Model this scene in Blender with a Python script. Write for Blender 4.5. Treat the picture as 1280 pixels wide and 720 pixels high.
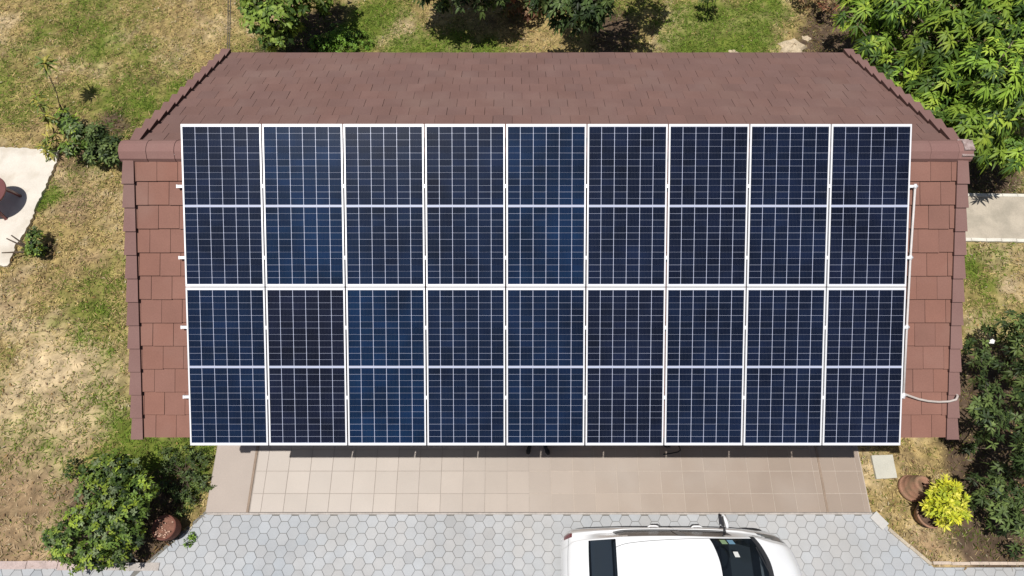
import bpy, math, random
import numpy as np
from math import sin, cos, radians, pi, sqrt
random.seed(7)
rng = np.random.default_rng(7)
for o in list(bpy.data.objects):
    bpy.data.objects.remove(o)
scene = bpy.context.scene
col = scene.collection

# ------------------------------------------------------------------ camera, sky, sun, exposure
FPX, TILT, CAMH, CAMX, CAMY = 860.0, 0.4348, 12.86, -0.4815, -5.989
cam_data = bpy.data.cameras.new("camera")
cam_data.sensor_width = 36.0
cam_data.lens = 36.0 * FPX / 1280.0
cam_data.clip_end = 2000
cam = bpy.data.objects.new("camera", cam_data)
col.objects.link(cam)
cam.location = (CAMX, CAMY, CAMH)
cam.rotation_euler = (TILT, 0, 0)
scene.camera = cam

SX, SY = 0.229, 0.129                    # shadow displacement per metre of height
SUN_EL = math.atan(1 / math.hypot(SX, SY))
world = bpy.data.worlds.new("World")
scene.world = world
world.use_nodes = True
wn = world.node_tree.nodes
wn.clear()
sky = wn.new("ShaderNodeTexSky")
sky.sky_type = 'NISHITA'
sky.sun_disc = False
sky.sun_elevation = SUN_EL
sky.sun_rotation = math.atan2(-SX, -SY)
sky.air_density = 1.0
sky.dust_density = 1.5
bg = wn.new("ShaderNodeBackground")
bg.inputs[1].default_value = 0.055
wo = wn.new("ShaderNodeOutputWorld")
world.node_tree.links.new(sky.outputs[0], bg.inputs[0])
world.node_tree.links.new(bg.outputs[0], wo.inputs[0])

sd = bpy.data.lights.new("sun", 'SUN')
sd.energy = 4.5
sd.angle = radians(0.5)
sd.color = (1.0, 0.975, 0.925)
sun = bpy.data.objects.new("sun", sd)
col.objects.link(sun)
from mathutils import Vector, Matrix
sun.rotation_euler = Vector((SX, SY, -1)).to_track_quat('-Z', 'Y').to_euler()
sun.location = (-5, -3, 20)
scene.view_settings.view_transform = 'Standard'
scene.view_settings.look = 'None'
scene.view_settings.exposure = 0.0
scene.view_settings.gamma = 1.0

# ------------------------------------------------------------------ helpers
ct, st = cos(TILT), sin(TILT)


def U(px, py, z=0.0):
    """survey helper: where a spot measured on the 1280x720 photograph lies at height z"""
    vx, vy, vz = (px - 640), FPX * st - ct * (py - 360), -FPX * ct - st * (py - 360)
    k = (z - CAMH) / vz
    return (CAMX + vx * k, CAMY + vy * k, z)


def tag(o, label=None, cat=None, group=None, kind=None):
    if label: o['label'] = label
    if cat: o['category'] = cat
    if group: o['group'] = group
    if kind: o['kind'] = kind
    return o


def empty(name, loc=(0, 0, 0), rot=(0, 0, 0)):
    o = bpy.data.objects.new(name, None)
    o.location = loc
    o.rotation_euler = rot
    o.empty_display_size = 0.2
    col.objects.link(o)
    return o


class MB:
    def __init__(self):
        self.v, self.f, self.m, self.c = [], [], [], []

    def face(self, idx, m=0, c=None):
        self.f.append(tuple(idx)); self.m.append(m); self.c.append(c)

    def add(self, vs, fs, m=0, c=None):
        b = len(self.v)
        self.v += [tuple(p) for p in vs]
        for f in fs:
            self.face([b + i for i in f], m, c)
        return b

    def hexa(self, p, m=0, c=None):
        """8 points: bottom 4 ccw, top 4 ccw"""
        self.add(p, [(3, 2, 1, 0), (4, 5, 6, 7), (0, 1, 5, 4), (1, 2, 6, 5), (2, 3, 7, 6), (3, 0, 4, 7)], m, c)

    def box(self, x0, x1, y0, y1, z0, z1, m=0, c=None):
        self.hexa([(x0, y0, z0), (x1, y0, z0), (x1, y1, z0), (x0, y1, z0), (x0, y0, z1), (x1, y0, z1), (x1, y1, z1), (x0, y1, z1)], m, c)

    def prism(self, pts, z0, z1, m=0, c=None):
        n = len(pts)
        vs = [(p[0], p[1], z0) for p in pts] + [(p[0], p[1], z1) for p in pts]
        fs = [tuple(range(n - 1, -1, -1)), tuple(range(n, 2 * n))] + [(i, (i + 1) % n, n + (i + 1) % n, n + i) for i in range(n)]
        self.add(vs, fs, m, c)

    def tube(self, pts, rad, n=8, m=0, c=None, cap=True):
        pts = [Vector(p) for p in pts]
        rads = rad if isinstance(rad, (list, tuple)) else [rad] * len(pts)
        b0 = len(self.v)
        up = None
        for i, p in enumerate(pts):
            d = (pts[min(i + 1, len(pts) - 1)] - pts[max(i - 1, 0)]).normalized()
            a = d.orthogonal().normalized() if up is None else (up - d * up.dot(d)).normalized()
            up = a
            b = d.cross(a)
            for k in range(n):
                t = 2 * pi * k / n
                self.v.append(tuple(p + (a * cos(t) + b * sin(t)) * rads[i]))
        for i in range(len(pts) - 1):
            for k in range(n):
                k2 = (k + 1) % n
                self.face((b0 + i * n + k, b0 + i * n + k2, b0 + (i + 1) * n + k2, b0 + (i + 1) * n + k), m, c)
        if cap:
            self.face([b0 + k for k in range(n - 1, -1, -1)], m, c)
            e = b0 + (len(pts) - 1) * n
            self.face([e + k for k in range(n)], m, c)

    def lathe(self, prof, n=40, m=0, c=None, org=(0, 0, 0), wob=0.0):
        b0 = len(self.v)
        for (r, z) in prof:
            for k in range(n):
                t = 2 * pi * k / n
                rr = r * (1 + wob * sin(3 * t + z * 9))
                self.v.append((org[0] + rr * cos(t), org[1] + rr * sin(t), org[2] + z))
        for i in range(len(prof) - 1):
            for k in range(n):
                k2 = (k + 1) % n
                self.face((b0 + i * n + k, b0 + i * n + k2, b0 + (i + 1) * n + k2, b0 + (i + 1) * n + k), m, c)

    def build(self, name, mats, parent=None, smooth=False, xf=None):
        me = bpy.data.meshes.new(name)
        vs = self.v if xf is None else [tuple(xf(*p)) for p in self.v]
        me.from_pydata(vs, [], self.f)
        if not isinstance(mats, (list, tuple)): mats = [mats]
        for mt in mats: me.materials.append(mt)
        if len(mats) > 1: me.polygons.foreach_set('material_index', self.m)
        if any(c is not None for c in self.c):
            at = me.color_attributes.new('Col', 'FLOAT_COLOR', 'CORNER')
            arr = []
            for f, c in zip(self.f, self.c):
                c = c or (1, 1, 1)
                arr += [c[0], c[1], c[2], 1.0] * len(f)
            at.data.foreach_set('color', arr)
        if smooth: me.polygons.foreach_set('use_smooth', [True] * len(me.polygons))
        me.validate()
        o = bpy.data.objects.new(name, me)
        col.objects.link(o)
        if parent: o.parent = parent
        return o


def np_mesh(name, v, loops, nper, cols, mat, parent=None, smooth=False):
    """numpy mesh: v (N,3), loops flat indices, nper verts per face, cols (N,3) point colours"""
    me = bpy.data.meshes.new(name)
    nf = len(loops) // nper
    me.vertices.add(len(v)); me.vertices.foreach_set('co', v.astype(np.float32).ravel())
    me.loops.add(len(loops)); me.loops.foreach_set('vertex_index', loops.astype(np.int32))
    me.polygons.add(nf)
    me.polygons.foreach_set('loop_start', np.arange(0, nf * nper, nper, dtype=np.int32))
    if smooth: me.polygons.foreach_set('use_smooth', np.ones(nf, dtype=bool))
    me.update(calc_edges=True)
    if cols is not None:
        at = me.color_attributes.new('Col', 'FLOAT_COLOR', 'POINT')
        c4 = np.ones((len(v), 4), dtype=np.float32); c4[:, :3] = cols
        at.data.foreach_set('color', c4.ravel())
    me.materials.append(mat)
    o = bpy.data.objects.new(name, me)
    col.objects.link(o)
    if parent: o.parent = parent
    return o


# ---- numpy value noise
class VN:
    def __init__(self, seed):
        self.t = np.random.default_rng(seed).random((256, 256))

    def one(self, x, y):
        xi, yi = np.floor(x).astype(int), np.floor(y).astype(int)
        fx, fy = x - xi, y - yi
        fx, fy = fx * fx * (3 - 2 * fx), fy * fy * (3 - 2 * fy)
        g = lambda a, b: self.t[a % 256, b % 256]
        return (g(xi, yi) * (1 - fx) + g(xi + 1, yi) * fx) * (1 - fy) + (g(xi, yi + 1) * (1 - fx) + g(xi + 1, yi + 1) * fx) * fy

    def fbm(self, x, y, s, o=4):
        r, a, tot = 0, 1.0, 0
        for k in range(o):
            r = r + a * self.one(x / s * 2 ** k + 17.3 * k, y / s * 2 ** k + 5.1 * k)
            tot += a; a *= 0.55
        return r / tot


vnA, vnB, vnC = VN(1), VN(2), VN(3)

# ------------------------------------------------------------------ materials


def mat(name, base=(0.5, 0.5, 0.5), rough=0.6, metal=0.0, spec=0.5, coat=0.0):
    m = bpy.data.materials.new(name)
    m.use_nodes = True
    b = m.node_tree.nodes['Principled BSDF']
    b.inputs['Base Color'].default_value = (*base, 1)
    b.inputs['Roughness'].default_value = rough
    b.inputs['Metallic'].default_value = metal
    b.inputs['Specular IOR Level'].default_value = spec
    b.inputs['Coat Weight'].default_value = coat
    return m


def N(m, t, **kw):
    n = m.node_tree.nodes.new(t)
    for k, v in kw.items(): setattr(n, k, v)
    return n


def noisy(name, base, rough=0.7, var=0.25, scale=6.0, fine=40.0, bump=0.0, attr=False, metal=0.0, spec=0.4, stain=None, stain_scale=1.3, stain_amt=0.5, stain_lo=.55):
    """principled with two-scale value variation, optional per-face colour and soft stains"""
    m = mat(name, base, rough, metal, spec)
    L = m.node_tree.links
    b = m.node_tree.nodes['Principled BSDF']
    tc = N(m, 'ShaderNodeNewGeometry')
    n1 = N(m, 'ShaderNodeTexNoise'); n1.inputs['Scale'].default_value = scale; n1.inputs['Detail'].default_value = 6
    n2 = N(m, 'ShaderNodeTexNoise'); n2.inputs['Scale'].default_value = fine; n2.inputs['Detail'].default_value = 3
    L.new(tc.outputs['Position'], n1.inputs['Vector']); L.new(tc.outputs['Position'], n2.inputs['Vector'])
    ad = N(m, 'ShaderNodeMath', operation='ADD'); L.new(n1.outputs[0], ad.inputs[0]); L.new(n2.outputs[0], ad.inputs[1])
    mr = N(m, 'ShaderNodeMapRange')
    mr.inputs['From Min'].default_value = 0.6; mr.inputs['From Max'].default_value = 1.4
    mr.inputs['To Min'].default_value = 1 - var; mr.inputs['To Max'].default_value = 1 + var
    L.new(ad.outputs[0], mr.inputs['Value'])
    vm = N(m, 'ShaderNodeVectorMath', operation='SCALE')
    if attr:
        at = N(m, 'ShaderNodeVertexColor', layer_name='Col')
        L.new(at.outputs[0], vm.inputs[0])
    else:
        vm.inputs[0].default_value = base
    L.new(mr.outputs[0], vm.inputs['Scale'])
    out = vm.outputs[0]
    if stain:
        n3 = N(m, 'ShaderNodeTexNoise'); n3.inputs['Scale'].default_value = stain_scale; n3.inputs['Detail'].default_value = 8
        L.new(tc.outputs['Position'], n3.inputs['Vector'])
        m3 = N(m, 'ShaderNodeMapRange'); m3.inputs['From Min'].default_value = stain_lo; m3.inputs['From Max'].default_value = .75
        m3.inputs['To Max'].default_value = stain_amt
        L.new(n3.outputs[0], m3.inputs['Value'])
        mx = N(m, 'ShaderNodeMix', data_type='RGBA')
        L.new(m3.outputs[0], mx.inputs[0]); L.new(out, mx.inputs[6]); mx.inputs[7].default_value = (*stain, 1)
        out = mx.outputs[2]
    L.new(out, b.inputs['Base Color'])
    if bump:
        bp = N(m, 'ShaderNodeBump'); bp.inputs['Strength'].default_value = bump; bp.inputs['Distance'].default_value = 0.01
        L.new(ad.outputs[0], bp.inputs['Height']); L.new(bp.outputs[0], b.inputs['Normal'])
    return m


def leafmat(name, trans=0.3, rough=0.5, spec=0.3):
    m = mat(name, (0.1, 0.2, 0.05), rough, 0, spec)
    L = m.node_tree.links
    b = m.node_tree.nodes['Principled BSDF']
    at = N(m, 'ShaderNodeVertexColor', layer_name='Col')
    L.new(at.outputs[0], b.inputs['Base Color'])
    tr = N(m, 'ShaderNodeBsdfTranslucent'); L.new(at.outputs[0], tr.inputs[0])
    mx = N(m, 'ShaderNodeMixShader'); mx.inputs[0].default_value = trans
    L.new(b.outputs[0], mx.inputs[1]); L.new(tr.outputs[0], mx.inputs[2])
    L.new(mx.outputs[0], m.node_tree.nodes['Material Output'].inputs[0])
    return m


M = {}
M['lawn'] = noisy('lawn_soil', (1, 1, 1), 0.95, 0.35, 5, 55, 0.5, attr=True, spec=0.1)
M['blade'] = leafmat('grass_blades', 0.15, 0.8, 0.15)
M['tile'] = noisy('roof_tile', (.25, .12, .1), 0.88, 0.13, 2.2, 60, 0.15, attr=True, spec=0.2, stain=(.23, .16, .135), stain_scale=1.1, stain_amt=.35, stain_lo=.5)
M['tile_edge'] = noisy('roof_tile_shaded_edge', (.07, .03, .025), 0.9, 0.2)  # edge faces coloured near black for the shade in the tile gaps
M['mortar'] = noisy('ridge_mortar', (.36, .28, .26), 0.9, 0.45, 25, 90, stain=(.20, .12, .105), stain_scale=14, stain_amt=.9, stain_lo=.42)
M['wood'] = noisy('brown_fascia', (.12, .07, .05), 0.7, 0.2)
M['wall'] = noisy('cream_wall', (.6, .55, .45), 0.85, 0.08)
M['dark'] = mat('black_plastic', (.012, .012, .013), 0.5)
M['alu'] = mat('white_aluminium', (.80, .80, .82), 0.42, 0.15)
M['pvc'] = noisy('white_pvc', (.62, .58, .56), 0.5, 0.15)
M['hose'] = noisy('grey_conduit', (.48, .42, .38), 0.6, 0.15)
M['pave'] = noisy('hex_concrete', (1, 1, 1), 0.85, 0.09, 3.5, 70, 0.2, attr=True, spec=0.3, stain=(.36, .345, .325), stain_scale=.7, stain_amt=.55, stain_lo=.5)
M['joint'] = noisy('paving_joint', (.17, .163, .15), 0.95, 0.3)
M['ptile'] = noisy('patio_tile', (1, 1, 1), 0.5, 0.06, 2.5, 60, 0.03, attr=True, spec=0.4, stain=(.47, .42, .38), stain_scale=.7, stain_amt=.3, stain_lo=.5)
M['grout'] = noisy('tile_grout', (.385, .325, .28), 0.9, 0.15)
M['strip'] = noisy('brown_joint_strip', (.27, .20, .15), 0.8, 0.2)
M['plainslab'] = noisy('beige_screed', (.40, .335, .29), 0.7, 0.08, 2, 50)
M['conc'] = noisy('pale_concrete', (.45, .39, .31), 0.9, 0.16, 3, 45, 0.3, stain=(.27, .24, .19), stain_scale=2.2, stain_amt=.9, stain_lo=.47)
M['whiteconc'] = noisy('white_concrete', (.66, .60, .52), 0.9, 0.12, 3, 45, 0.3, stain=(.44, .37, .28), stain_scale=1.7, stain_amt=.8, stain_lo=.5)
M['kerb'] = noisy('kerb_concrete', (.40, .36, .33), 0.9, 0.25, 6, 40, 0.3)
M['terra'] = noisy('terracotta', (.34, .18, .115), 0.85, 0.25, 9, 60, 0.2, stain=(.14, .13, .07), stain_scale=5, stain_amt=.8, stain_lo=.48)
M['terra_red'] = noisy('terracotta_dark', (.17, .065, .045), 0.85, 0.25, 9, 60, 0.2)
M['soil'] = noisy('potting_soil', (.10, .06, .04), 0.95, 0.5, 14, 60, 0.5)
M['bark'] = noisy('bark', (.13, .095, .07), 0.9, 0.35, 10, 60, 0.5)
M['leaf'] = leafmat('leaves', 0.2, 0.5, 0.22)
M['rock'] = noisy('rock', (.52, .42, .29), 0.95, 0.35, 7, 40, 0.6)
M['brownpl'] = noisy('maroon_plastic', (.17, .065, .06), 0.35, 0.1)
M['paint'] = mat('white_car_paint', (.82, .82, .83), 0.25, 0, 0.5, 0.8)
M['seam'] = mat('car_seam', (.10, .10, .10), 0.6)
M['tyre'] = mat('tyre_rubber', (.02, .02, .02), 0.9)
M['chrome'] = mat('wheel_alloy', (.55, .55, .57), 0.3, 0.9)
M['redlamp'] = mat('red_lamp_plastic', (.13, .006, .012), 0.15, 0, 0.5, 0.5)
M['clearlamp'] = mat('headlight_glass', (.20, .21, .22), 0.12, 0.4, 0.6, 0.6)
M['trim'] = mat('dark_trim', (.03, .03, .032), 0.45)
M['paper'] = mat('white_paper', (.75, .75, .72), 0.8)
M['greensticker'] = mat('green_sticker', (.25, .36, .20), 0.5)
M['bluesticker'] = mat('blue_sticker', (.16, .30, .42), 0.5)
M['shoe'] = mat('black_shoe_cloth', (.02, .017, .016), 0.8)
M['sole'] = mat('pale_shoe_sole', (.45, .38, .33), 0.7)
M['cable'] = mat('cable_sheath', (.09, .075, .06), 0.7)


def car_glass():
    m = mat('car_glass', (.012, .016, .022), 0.04, 0, 0.6)
    L = m.node_tree.links
    b = m.node_tree.nodes['Principled BSDF']
    tr = N(m, 'ShaderNodeBsdfTransparent'); tr.inputs[0].default_value = (.50, .56, .60, 1)
    mx = N(m, 'ShaderNodeMixShader'); mx.inputs[0].default_value = .45
    L.new(tr.outputs[0], mx.inputs[1]); L.new(b.outputs[0], mx.inputs[2])
    L.new(mx.outputs[0], m.node_tree.nodes['Material Output'].inputs[0])
    return m


M['glass'] = car_glass()
M['sideglass'] = mat('tinted_side_glass', (.03, .03, .032), 0.25, 0, 0.15)


def cell_material():
    m = mat('solar_cells', (.01, .015, .04), 0.16, 0, 0.28)
    L = m.node_tree.links
    b = m.node_tree.nodes['Principled BSDF']
    oi = N(m, 'ShaderNodeObjectInfo')
    tc = N(m, 'ShaderNodeTexCoord')
    at = N(m, 'ShaderNodeVertexColor', layer_name='Col')
    # thin silver busbars running along each column of cells
    sep = N(m, 'ShaderNodeSeparateXYZ'); L.new(tc.outputs['Object'], sep.inputs[0])
    mul = N(m, 'ShaderNodeMath', operation='MULTIPLY'); mul.inputs[1].default_value = 1 / 0.0202; L.new(sep.outputs[0], mul.inputs[0])
    fr = N(m, 'ShaderNodeMath', operation='FRACT'); L.new(mul.outputs[0], fr.inputs[0])
    lt = N(m, 'ShaderNodeMath', operation='LESS_THAN'); lt.inputs[1].default_value = 0.07; L.new(fr.outputs[0], lt.inputs[0])
    ns = N(m, 'ShaderNodeTexNoise'); ns.inputs['Scale'].default_value = 1.6; ns.inputs['Detail'].default_value = 5
    gp = N(m, 'ShaderNodeNewGeometry'); L.new(gp.outputs['Position'], ns.inputs['Vector'])
    mr = N(m, 'ShaderNodeMapRange'); mr.inputs['From Min'].default_value = .3; mr.inputs['From Max'].default_value = .7
    mr.inputs['To Min'].default_value = .6; mr.inputs['To Max'].default_value = 1.4
    L.new(ns.outputs[0], mr.inputs['Value'])
    mm = N(m, 'ShaderNodeMix', data_type='RGBA', blend_type='MULTIPLY'); mm.inputs[0].default_value = 1
    L.new(oi.outputs['Color'], mm.inputs[6]); L.new(at.outputs[0], mm.inputs[7])
    sc = N(m, 'ShaderNodeVectorMath', operation='SCALE'); L.new(mm.outputs[2], sc.inputs[0]); L.new(mr.outputs[0], sc.inputs['Scale'])
    mx = N(m, 'ShaderNodeMix', data_type='RGBA'); L.new(lt.outputs[0], mx.inputs[0]); L.new(sc.outputs[0], mx.inputs[6])
    mx.inputs[7].default_value = (.05, .055, .075, 1)
    L.new(mx.outputs[2], b.inputs['Base Color'])
    return m


M['cell'] = cell_material()
M['backsheet'] = mat('white_backsheet', (.44, .47, .60), 0.3)

# ------------------------------------------------------------------ the ground: lawn, soil and bare earth
# soft patches of real ground cover: (photo x, photo y, radius m, amount)
GREEN = [(120, 30, 1.2, .45), (60, 25, .8, .3), (225, 60, .9, .35), (330, 60, .8, .3), (110, 110, .6, .2), (200, 120, .9, .3), (130, 440, 1.0, .6), (100, 390, .8, .4), (60, 420, .8, .3),
         (190, 560, .7, .7), (235, 560, .6, 1.0), (240, 610, .5, .9), (150, 330, .6, .35), (140, 260, .5, .25), (60, 250, .25, .8), (68, 240, .2, .6),
         (430, 50, .8, .9), (470, 20, .7, .7), (510, 55, .6, .4), (560, 62, .8, .75), (610, 62, .5, .5), (660, 60, .6, .15), (890, 30, 1.0, .7),
         (930, 50, .8, .9), (960, 12, .8, 1.0), (870, 60, .6, .5), (900, 5, .8, .5), (1240, 330, .6, .35), (1220, 360, .6, .3), (1210, 330, .3, .4), (850, 55, .35, .3)]
BARE = [(40, 620, 1.0, .25), (80, 660, .8, .3), (20, 680, .8, .25), (70, 480, 1.0, .8), (110, 520, .7, .5), (30, 530, .9, .6), (60, 560, .8, .5), (20, 620, .8, .3), (120, 90, .3, .35), (150, 45, .3, .4), (215, 10, .35, .4),
        (60, 75, .4, .4), (20, 60, .5, .5), (15, 25, .35, .5), (505, 35, .4, .6), (560, 15, .3, .3), (830, 55, .4, .6), (845, 20, .5, .6), (800, 62, .4, .4), (640, 65, .4, .2), (690, 55, .4, .25), (915, 15, .15, .3), (1225, 400, .35, .3),
        (1150, 570, .5, .2), (1150, 680, .5, .25), (1250, 350, .5, .25)]
BROWN = [(40, 620, 1.2, .8), (90, 670, .9, .8), (20, 680, .9, .8), (30, 560, .6, .4), (70, 210, .8, .4), (100, 250, .7, .4), (90, 330, .5, .4), (20, 370, .5, .5), (190, 110, .5, .3), (1180, 590, .5, .4), (1170, 680, .5, .4), (40, 90, .8, .2)]
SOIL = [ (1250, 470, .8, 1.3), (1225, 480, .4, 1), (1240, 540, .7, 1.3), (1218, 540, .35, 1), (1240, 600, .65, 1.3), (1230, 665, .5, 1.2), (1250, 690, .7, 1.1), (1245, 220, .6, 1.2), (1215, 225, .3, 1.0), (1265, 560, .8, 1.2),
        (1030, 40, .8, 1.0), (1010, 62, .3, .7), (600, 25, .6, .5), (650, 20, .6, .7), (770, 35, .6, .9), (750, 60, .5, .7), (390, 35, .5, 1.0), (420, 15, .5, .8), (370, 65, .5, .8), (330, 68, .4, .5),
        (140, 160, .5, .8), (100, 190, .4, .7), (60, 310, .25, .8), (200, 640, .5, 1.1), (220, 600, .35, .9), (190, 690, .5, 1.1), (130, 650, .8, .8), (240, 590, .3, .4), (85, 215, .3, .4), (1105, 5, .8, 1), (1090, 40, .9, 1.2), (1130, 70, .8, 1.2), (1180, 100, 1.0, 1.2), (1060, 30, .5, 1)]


def blobs(lst, x, y):
    s = np.zeros_like(x)
    for (px, py, r, a) in lst:
        c = U(px, py, 0)
        s += a * np.exp(-(((x - c[0]) ** 2 + (y - c[1]) ** 2) / (r * r)))
    return s


def masks(x, y):
    n1 = vnA.fbm(x, y, 1.6, 5)
    n2 = vnB.fbm(x, y, 0.9, 5)
    n3 = vnC.fbm(x, y, 1.1, 5)
    f1 = vnA.fbm(x + 31, y + 11, .30, 4) - .5; n1 = n1 + f1 * .45; n2 = n2 + (vnB.fbm(x + 7, y, .28, 4) - .5) * .5; n3 = n3 + (vnC.fbm(x, y + 9, .25, 4) - .5) * .5
    sm = lambda v, a, b: np.clip((v - a) / (b - a), 0, 1)
    g = sm(n1 + 0.55 * blobs(GREEN, x, y), .46, .92)
    b = sm(n2 + 0.55 * blobs(BARE, x, y), .52, .92)
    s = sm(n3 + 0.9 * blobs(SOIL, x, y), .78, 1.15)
    return g, b * (1 - .75 * g), s


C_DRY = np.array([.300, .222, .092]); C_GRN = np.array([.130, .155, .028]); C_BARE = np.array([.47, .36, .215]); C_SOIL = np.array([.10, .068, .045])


def ground_colour(x, y):
    g, b, s = masks(x, y)
    c = C_DRY[None] * np.ones((x.size, 1))
    c = c * (1 - g[:, None]) + C_GRN * g[:, None]
    c = c * (1 - b[:, None]) + C_BARE * b[:, None]
    w_ = np.clip((vnB.fbm(x + 3, y + 5, .7, 4) + .5 * blobs(BROWN, x, y) - .62) / .3, 0, 1)[:, None] * (1 - g[:, None])
    c = c * (1 - w_) + np.array([.27, .185, .105]) * w_
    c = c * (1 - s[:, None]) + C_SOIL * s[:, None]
    # tufts and hollows a hand wide
    t1 = vnC.fbm(x, y, .16, 3); t2 = vnA.fbm(x, y, .07, 2)
    c = c * (.55 + .88 * np.clip((t1 * .55 + t2 * .45 - .25) / .5, 0, 1))[:, None]
    return c, g, b, s


gx = np.concatenate([[-400, -150, -70, -40, -25, -18], np.arange(-14.5, 14.5, .05), [18, 25, 40, 70, 150, 400]])
gy = np.concatenate([[-400, -150, -70, -40, -20, -12, -9], np.arange(-7, 9.5, .05), [12, 18, 30, 60, 150, 400]])
GX, GY = np.meshgrid(gx, gy)
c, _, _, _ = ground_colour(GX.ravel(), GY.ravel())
nx_, ny_ = len(gx), len(gy)
bump = (vnB.fbm(GX, GY, .35, 3) - .5) * .05
paved = (np.abs(GX) < 7.3) & (GY < -2.6) | (GY < -5.0)
slabs = ((GX > 6.0) & (GY > .2) & (GY < 2.6)) | ((GX < -8.0) & (GY > -1.0) & (GY < 3.4))
bump[paved | slabs] = -.01
v = np.stack([GX.ravel(), GY.ravel(), np.minimum(bump.ravel(), .02)], 1)
i, j = np.meshgrid(np.arange(nx_ - 1), np.arange(ny_ - 1))
a = (j * nx_ + i).ravel()
loops = np.stack([a, a + 1, a + 1 + nx_, a + nx_], 1).ravel()
lawn = np_mesh('ground', v, loops, 4, c, M['lawn'], smooth=True)
tag(lawn, 'dry patchy lawn with bare earth around the house', 'ground', kind='structure')

# paved outlines used to keep grass off them
DL0, DL1 = U(258, 642), U(183, 708)
DR0, DR1 = U(1090, 641), U(1163, 706)
ROADY = -5.36


def on_drive(x, y):
    xl = DL0[0] + (y - DL0[1]) / (DL1[1] - DL0[1]) * (DL1[0] - DL0[0])
    xr = DR0[0] + (y - DR0[1]) / (DR1[1] - DR0[1]) * (DR1[0] - DR0[0])
    return ((y < -4.4) & (x > xl) & (x < xr)) | (y < ROADY)


LEFT_SLAB = [U(*p)[:2] for p in [(-120, 181), (-40, 184), (30, 187), (75, 190), (72, 205), (60, 232), (48, 258), (38, 284), (22, 308), (12, 334), (-40, 330), (-120, 326)]]
RIGHT_PATH = [U(*p)[:2] for p in [(1120, 241), (1205, 242), (1280, 245), (1420, 247), (1420, 306), (1280, 303), (1205, 302), (1120, 301)]]
SMALL_SLAB = [U(*p)[:2] for p in [(1088, 570), (1114, 569), (1120, 598), (1094, 599)]]


def in_poly(x, y, poly):
    r = np.zeros(x.shape, bool)
    n = len(poly)
    for k in range(n):
        x0, y0 = poly[k]; x1, y1 = poly[(k + 1) % n]
        cnd = ((y0 > y) != (y1 > y)) & (x < (x1 - x0) * (y - y0) / (y1 - y0 + 1e-12) + x0)
        r ^= cnd
    return r


def blocked(x, y):
    return (on_drive(x, y) | in_poly(x, y, LEFT_SLAB) | in_poly(x, y, RIGHT_PATH) | in_poly(x, y, SMALL_SLAB)
            | ((np.abs(x) < 5.92) & (y < -2.0) & (y > -4.6)) | ((np.abs(x) < 5.2) & (np.abs(y) < 3.1)))


def leaves(base, d, up, L, W, cols, droop=0.15, fold=0.25):
    """vectorised leaves with a folded midrib; returns v, loops(tri), colours"""
    n = len(base)
    d = d / np.linalg.norm(d, axis=1, keepdims=True)
    side = np.cross(d, up); side /= (np.linalg.norm(side, axis=1, keepdims=True) + 1e-9)
    nrm = np.cross(side, d)
    L = L[:, None]; W = W[:, None]
    down = np.array([0, 0, -1.0])
    P = lambda s, w, k: base + d * L * s + side * W * w * .5 + nrm * (abs(w) * W * fold * .5) + down * L * droop * s * s
    V = np.stack([P(0, 0, 0), P(.32, -1, 0), P(.32, 0, 0), P(.32, 1, 0), P(.68, -.8, 0), P(.68, 0, 0), P(.68, .8, 0), P(1, 0, 0)], 1)
    T = np.array([0, 2, 1, 0, 3, 2, 1, 2, 4, 2, 5, 4, 2, 3, 5, 3, 6, 5, 4, 5, 7, 5, 6, 7])
    loops = (np.arange(n)[:, None] * 8 + T[None]).ravel()
    C = np.repeat(cols, 8, axis=0)
    return V.reshape(-1, 3), loops, C


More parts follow.
